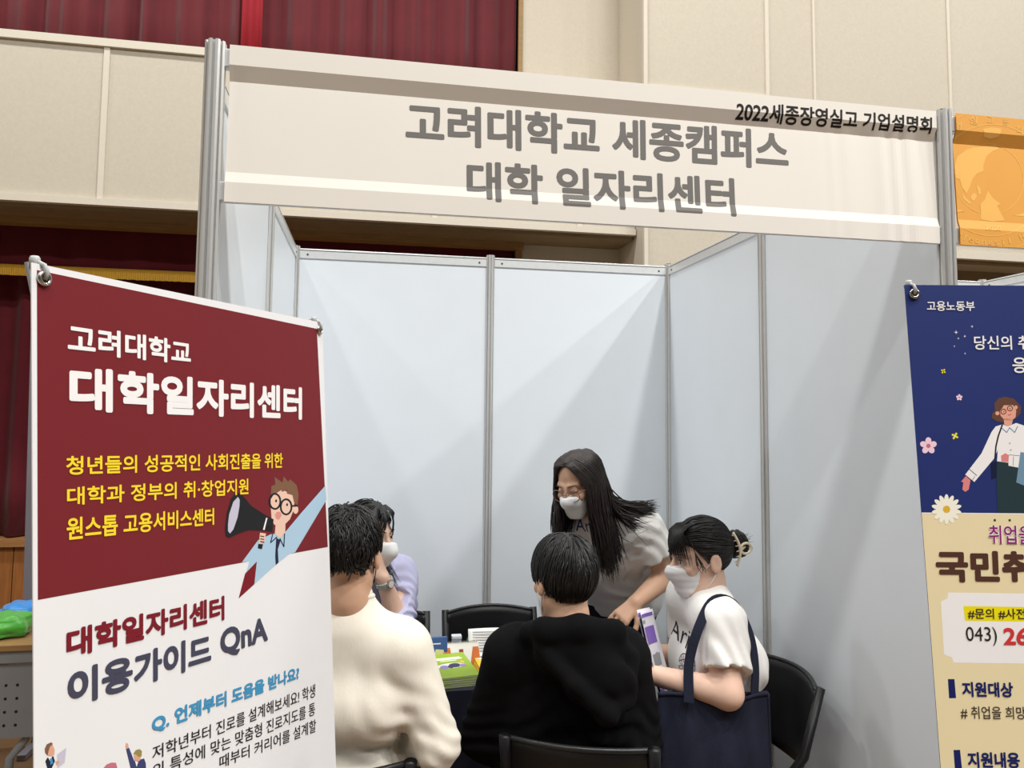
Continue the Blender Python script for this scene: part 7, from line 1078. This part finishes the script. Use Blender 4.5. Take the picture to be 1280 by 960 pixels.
# cream claw clip on the bun: a curved toothed comb and an open loop (she wears it, it is not part of her)
CLIP = mat('clip_cream', (236, 226, 196), .3, var=.03)
ck = MB()
def hp(x, y, z): return h(x, y, z)
sd = -1
arc = [hp(-.046 - .012 * math.sin(q * PI), -.104 - .012 * math.sin(q * PI), .072 - .110 * q) for q in np.linspace(0, 1, 14)]
ck.tube(arc, .0042, CLIP, n=8)
for q in range(1, 13, 2): p = arc[q]; ck.tube([p, p + h.R @ V(.004, .013, -.002)], [.0026, .0012], CLIP, n=6)
arc2 = [hp(.030, -.112 - .010 * math.sin(q * PI), .060 - .095 * q) for q in np.linspace(0, 1, 14)]
ck.tube(arc2, .0042, CLIP, n=8)
lp_ = [hp(-.058, -.118 - .020 * (1 - math.cos(a)), .016 + .017 * math.sin(a)) for a in np.linspace(0, 2 * PI, 22)]
ck.tube(lp_, .0042, CLIP, n=8); ck.tube([hp(-.058, -.118, .014), hp(-.02, -.174, .018), hp(.036, -.122, .014)], .004, CLIP, n=8)
o = ck.build('claw_clip'); tag(o, 'cream claw clip with an open loop holding the bun of the seated woman', 'hair clip')
# her denim tote bag
tb = thing('tote_bag', 'dark denim tote bag hanging from the shoulder of the seated woman with the bun', 'bag', (1.46, .335, .45), world=True)
mb = MB()
def tote(s):
    def fn(u, v):
        x = 1.258 + .330 * u + .035 * (1 - v) * (u - .62); z = .44 + .385 * v + .006 * math.sin(u * 7) * v
        b = math.sin(u * PI) ** .6 * (.030 * math.sin(min(1, v * 1.15) * PI * .8 + .25) + .006) + .004 * math.sin(u * 23 + v * 3) * v
        return (x, .338 - .05 * (u - .5) + s * b, z)
    return fn
mb.grid(tote(-1), 40, 24, DENIM); mb.grid(lambda u, v: tote(1)(1 - u, v), 40, 24, DENIM)
mb.grid(lambda u, v: tuple(Vector(tote(-1)(u, 0)).lerp(Vector(tote(1)(u, 0)), 1 - v)), 40, 1, DENIM)
mb.build('bag_body', tb)
hm = MB(); hm.tube([tote(-1)(i / 40, 1) for i in range(41)], .004, DENIM, n=6, flat=1.6); hm.tube([tote(1)(i / 40, 1) for i in range(41)], .004, DENIM, n=6, flat=1.6); hm.tube([tote(-1)(1, i / 24) for i in range(25)], .0045, DENIM, n=6); hm.build('hem', tb)
def strap(pts):
    s = MB(); P = spline(np.array([pts]), 40)[0]; vs = []; fs = []
    for i in range(40):
        tg = unit(P[min(i + 1, 39)] - P[max(i - 1, 0)]); wv = unit(np.cross(tg, unit(P[i] - V(1.49, .53, P[i][2] - .02)))) 
        nn = np.cross(wv, tg)
        for a, b in ((-1, -1), (1, -1), (1, 1), (-1, 1)): vs.append(P[i] + wv * .0145 * a + nn * .0022 * b)
    for i in range(39):
        for k in range(4): fs.append([i * 4 + k, i * 4 + (k + 1) % 4, i * 4 + 4 + (k + 1) % 4, i * 4 + 4 + k])
    s.add(vs, fs, DENIM, False); return s.build('strap', tb)
strap([V(1.335, .315, .815), V(1.350, .345, .92), V(1.385, .352, 1.02), V(1.445, .375, 1.092), V(1.51, .375, 1.082), V(1.552, .355, 1.00), V(1.560, .335, .91), V(1.545, .315, .815)])

# the leaflets she holds
lf = MB()
WL_ = mat('leaflet_white', (232, 230, 238), .5, var=.02); VIO = mat('leaflet_violet', (128, 96, 184), .5)
def sheet(o, ex, ey, bend):
    n = Vector(ex).cross(Vector(ey)).normalized(); o = Vector(o); ex = Vector(ex); ey = Vector(ey)
    return lambda u, v: o + ex * u + ey * v + n * bend * (4 * (u - .5) ** 2 + 1.2 * v * v)
LO = [('leaflet', 'front violet and white leaflet held up by the seated woman with the bun', (1.275, .405, .785), (.082, .105, -.020), (-.092, .004, .275), .012),
      ('leaflet', 'rear pale leaflet held behind the violet one by the seated woman', (1.283, .412, .783), (.080, .105, -.018), (-.088, .004, .268), .013)]
for nm, lb, o_, ex, ey, bd in LO:
    lf = MB(); fn = sheet(o_, ex, ey, bd)
    nn = Vector(ex).cross(Vector(ey)).normalized()
    lf.grid(fn, 8, 14, WL_, True, thick=lambda u, v: tuple(nn * -.0008))
    for side in (1, -1):
        for (u0, u1, v0, v1, m) in ((.05, .95, .93, .97, VIO), (.3, .9, .62, .82, VIO), (.1, .5, .86, .9, mat('print_grey', (150, 152, 154), .6)), (.45, .9, .36, .50, mat('print_grey', (150, 152, 154), .6)), (.1, .9, .25, .29, LIL), (.1, .9, .18, .21, LIL), (.08, .2, .4, .82, LIL), (.1, .6, .06, .12, VIO)):
            g = lambda u, v, u0=u0, u1=u1, v0=v0, v1=v1, s=side: fn(u0 + (u1 - u0) * u, v0 + (v1 - v0) * v) + nn * (.0006 if s > 0 else -.0014)
            lf.grid(g, 3, 4, m, True)
    tag(lf.build(nm), lb, 'leaflet')

# ================================================================== woman in the lilac shirt behind the table
J = dict(P=V(.40, 1.45, .52), C=V(.40, 1.37, .87), N=V(.405, 1.275, 1.045), SL=V(.530, 1.315, 1.0), SR=V(.235, 1.27, 1.01), EL=V(.508, 1.12, .872), ER=V(.19, 1.12, .82),
         WL=V(.447, 1.065, 1.04), WR=V(.32, 1.03, .79), HL=V(.45, 1.50, .51), HR=V(.29, 1.50, .51), KL=V(.46, 1.13, .50), KR=V(.28, 1.13, .50), AL=V(.46, 1.2, .085), AR=V(.28, 1.2, .085), TL=V(.47, 1.05, .05), TR=V(.27, 1.05, .05))
t = person('woman in a lilac shirt and white mask behind the table, hand at chin', (.39, 1.45, 0))
h = Head((.392, 1.172, 1.184), (.74, -.66, -.08))
body(J, h, SKIN, t, [(J['WL'], (-.40, .05, .85), (.6, -.6, .3), -1, .55), (J['WR'], (.5, -.8, -.1), (0, 0, 1), -1, .3)])
lo, hi = bounds(J, .22); lo[2] = .6; hi[2] = 1.2
F = Field(lo, hi, .0055); torso(F, J, .018, hip=True)
for s in 'LR':
    F.cone(J['S' + s], J['E' + s], .056, .052, .03, 'add', .012)
    F.cone(J['E' + s], J['E' + s] * .72 + J['W' + s] * .28, .054, .050, .02, 'add', .012)
F.warp(waves(51, .0045, .09)); F.warp(creases([(J['EL'], (.3, .5, .8), .034, .007, .10), (J['SL'] * .5 + J['EL'] * .5, (.2, .8, .5), .045, .005, .1)]))
F.ell(J['N'] + V(.01, -.02, .05), (.060, .060, .06), None, .01, 'sub')
sleeve_end(F, J['EL'], J['WL'], .26, .09); sleeve_end(F, J['ER'], J['WR'], .26, .09); F.plane((0, 0, .66), (0, 0, -1))
sh = F.build('shirt', LILAC, t)
for s in (-1, 1):                                    # pointed collar
    cl_ = MB(); a = J['N'] + V(.01, -.03, .0)
    cl_.add([tuple(a + V(s * .030, -.045, .03)), tuple(a + V(s * .070, .0, .045)), tuple(a + V(s * .085, -.035, -.0)), tuple(a + V(s * .040, -.085, -.035))], [[0, 1, 2, 3], [3, 2, 1, 0]], LILAC)
    cl_.build('collar', sh)
trousers(J, DARKT, t, 7, .70); shoes(J, t)
eyes(h, t, look=(.002, 0)); face_mask(h, t, MASKW, 'beak')
fl = lambda P: (P - V(-.02, .03, .16)) * V(1.2, .8, .4) * 6 + V(0, -.35, -.7)
Pz = grow(1300, 11, .014, 12, fl, lambda p: p[1] < .035, (.009, .018), .1, lambda P: np.clip((.0 - P[:, 2]) / .06, 0, .6))
r = np.random.RandomState(6); sd_ = []
for s in (-1, 1):
    for i in range(210):
        q = r.rand() if s > 0 else .3 + .7 * r.rand(); a = -.25 + 1.7 * q
        p0 = CR_C + unit(V(s * .35, .45 - .9 * q, .85)) * (CR_R + .012); p1 = CR_C + unit(V(s * math.cos(a), -math.sin(a) * .9 + .15, .25)) * (CR_R + .017); p2 = CR_C + unit(V(s * math.cos(a), -math.sin(a), -.25)) * (CR_R + .016)
        w2 = h(*p2); e = V(*( (.474, 1.125, .975) if s < 0 else (.36, 1.10, .98))) + r.randn(3) * V(.022, .02, .03) + V(0, .10 * q, 0)
        sd_.append([h(*p0), h(*p1), w2, w2 * .5 + e * .5 + V(0, 0, -.01), e])
    for i in range(60):
        q = r.rand()
        if s < 0 or i > 34: continue
        sd_.append([h(s * .012, .05, .128), h(s * (.03 + .02 * q), .092, .095), h(s * (.060 + .012 * q), .088 - .02 * q, .045 - .02 * q), h(s * (.078), .055, -.01), h(s * .080, .045, -.055 + .02 * r.randn())])
fr_ = []
for i in range(90):                                  # thin see-through fringe parted in the middle
    u = r.uniform(.25, 1) * r.choice((-1, 1)); fr_.append([h(u * .02, .055, .127), h(u * .042, .082, .100), h(u * .060, .099 - .034 * u * u, .072), h(u * .070, .0985 - .036 * u * u, .050 - .030 * abs(u) + .010 * r.randn()), h(u * .076, .094 - .040 * u * u, .036 - .040 * abs(u) + .012 * r.randn())])
Sd = np.concatenate([spline(np.array(sd_), 11), spline(np.array(fr_), 11)])
allp = np.concatenate([h.many(Pz.reshape(-1, 3)).reshape(Pz.shape), Sd])
strands(allp, np.concatenate([np.full(1300, .0022), np.concatenate([np.full(len(sd_), .0024), np.full(90, .0012)])]), HAIR, 'hair', t, extra=cap(h, .010))
wt = MB(); wd = unit(J['EL'] - J['WL']); wc = J['WL'] + wd * .018; wu = unit(np.cross(wd, V(1, -1, .2))); wv2 = np.cross(wd, wu)
WST = mat('watch_strap', (176, 180, 176), .5, metal=.2)
for k in (-.007, 0, .007): wt.tube([wc + wd * k + (wu * math.cos(a) + wv2 * math.sin(a)) * .0312 for a in np.linspace(0, 2 * PI, 29)], .0042, WST, n=8)
wt.build  # strap and case below
wo = thing('wrist_watch', 'grey wrist watch on the raised arm of the woman in the lilac shirt', 'watch', tuple(wc), world=True)
wt.build('watch_strap', wo)
fd = unit(V(.55, -.75, .1) - wd * (V(.55, -.75, .1) @ wd)); mbw = MB(); mbw.cyl(tuple(wc + fd * .030), tuple(wc + fd * .040), .0155, STEEL, 24); mbw.cyl(tuple(wc + fd * .0401), tuple(wc + fd * .0408), .013, mat('watch_face', (226, 226, 220), .3), 24); mbw.build('watch_case', wo)
# ------------------------------------------------------------------ lamps, sky and camera
def lamp(x, y, z, p, size=.45, c=(1, .985, .955)):
    l = bpy.data.lights.new('bay_and_fill_lamp', 'AREA'); l.shape = 'DISK'; l.size = size; l.energy = p; l.color = c
    o = bpy.data.objects.new('bay_and_fill_lamp', l); COL.objects.link(o); o.location = (x, y, z)
LP_ = [(-5.4, .3), (-2.6, .4), (.3, .7), (3.1, 1.0), (6.0, 1.1), (8.6, 1.1)]
for x, k in LP_: lamp(x, -2.6, 8.0, 222 * k)
for x, k in LP_: lamp(x, -5.2, 8.0, 160 * k)
for x, k in LP_: lamp(x, 2.5, 8.0, 120 if x < 2 else 75)  # unseen fill row, added to brighten the beige back wall
w = bpy.data.worlds.new('hall_ambient'); S.world = w; w.use_nodes = True
w.node_tree.nodes['Background'].inputs[0].default_value = (.93, .97, 1.0, 1); w.node_tree.nodes['Background'].inputs[1].default_value = .07
cd = bpy.data.cameras.new('camera'); cam = bpy.data.objects.new('camera', cd); COL.objects.link(cam)
yaw, pit, rol, f = -.1787, .0720, .0108, 925.5468
fw = Vector((-math.sin(yaw) * math.cos(pit), math.cos(yaw) * math.cos(pit), math.sin(pit))); rt = Vector((math.cos(yaw), math.sin(yaw), 0)); up = rt.cross(fw)
r2 = rt * math.cos(rol) + up * math.sin(rol); u2 = up * math.cos(rol) - rt * math.sin(rol)
cam.matrix_world = Matrix(((r2.x, u2.x, -fw.x, .3819), (r2.y, u2.y, -fw.y, -1.8126), (r2.z, u2.z, -fw.z, 1.6627), (0, 0, 0, 1)))
cd.sensor_width = 36; cd.lens = f / 1280 * 36; cd.shift_x = 10.134 / 1280; cd.shift_y = -29.22 / 1280; cd.clip_start = .05
S.camera = cam
S.view_settings.view_transform = 'Standard'; S.view_settings.look = 'None'; S.view_settings.exposure = 0; S.view_settings.gamma = 1
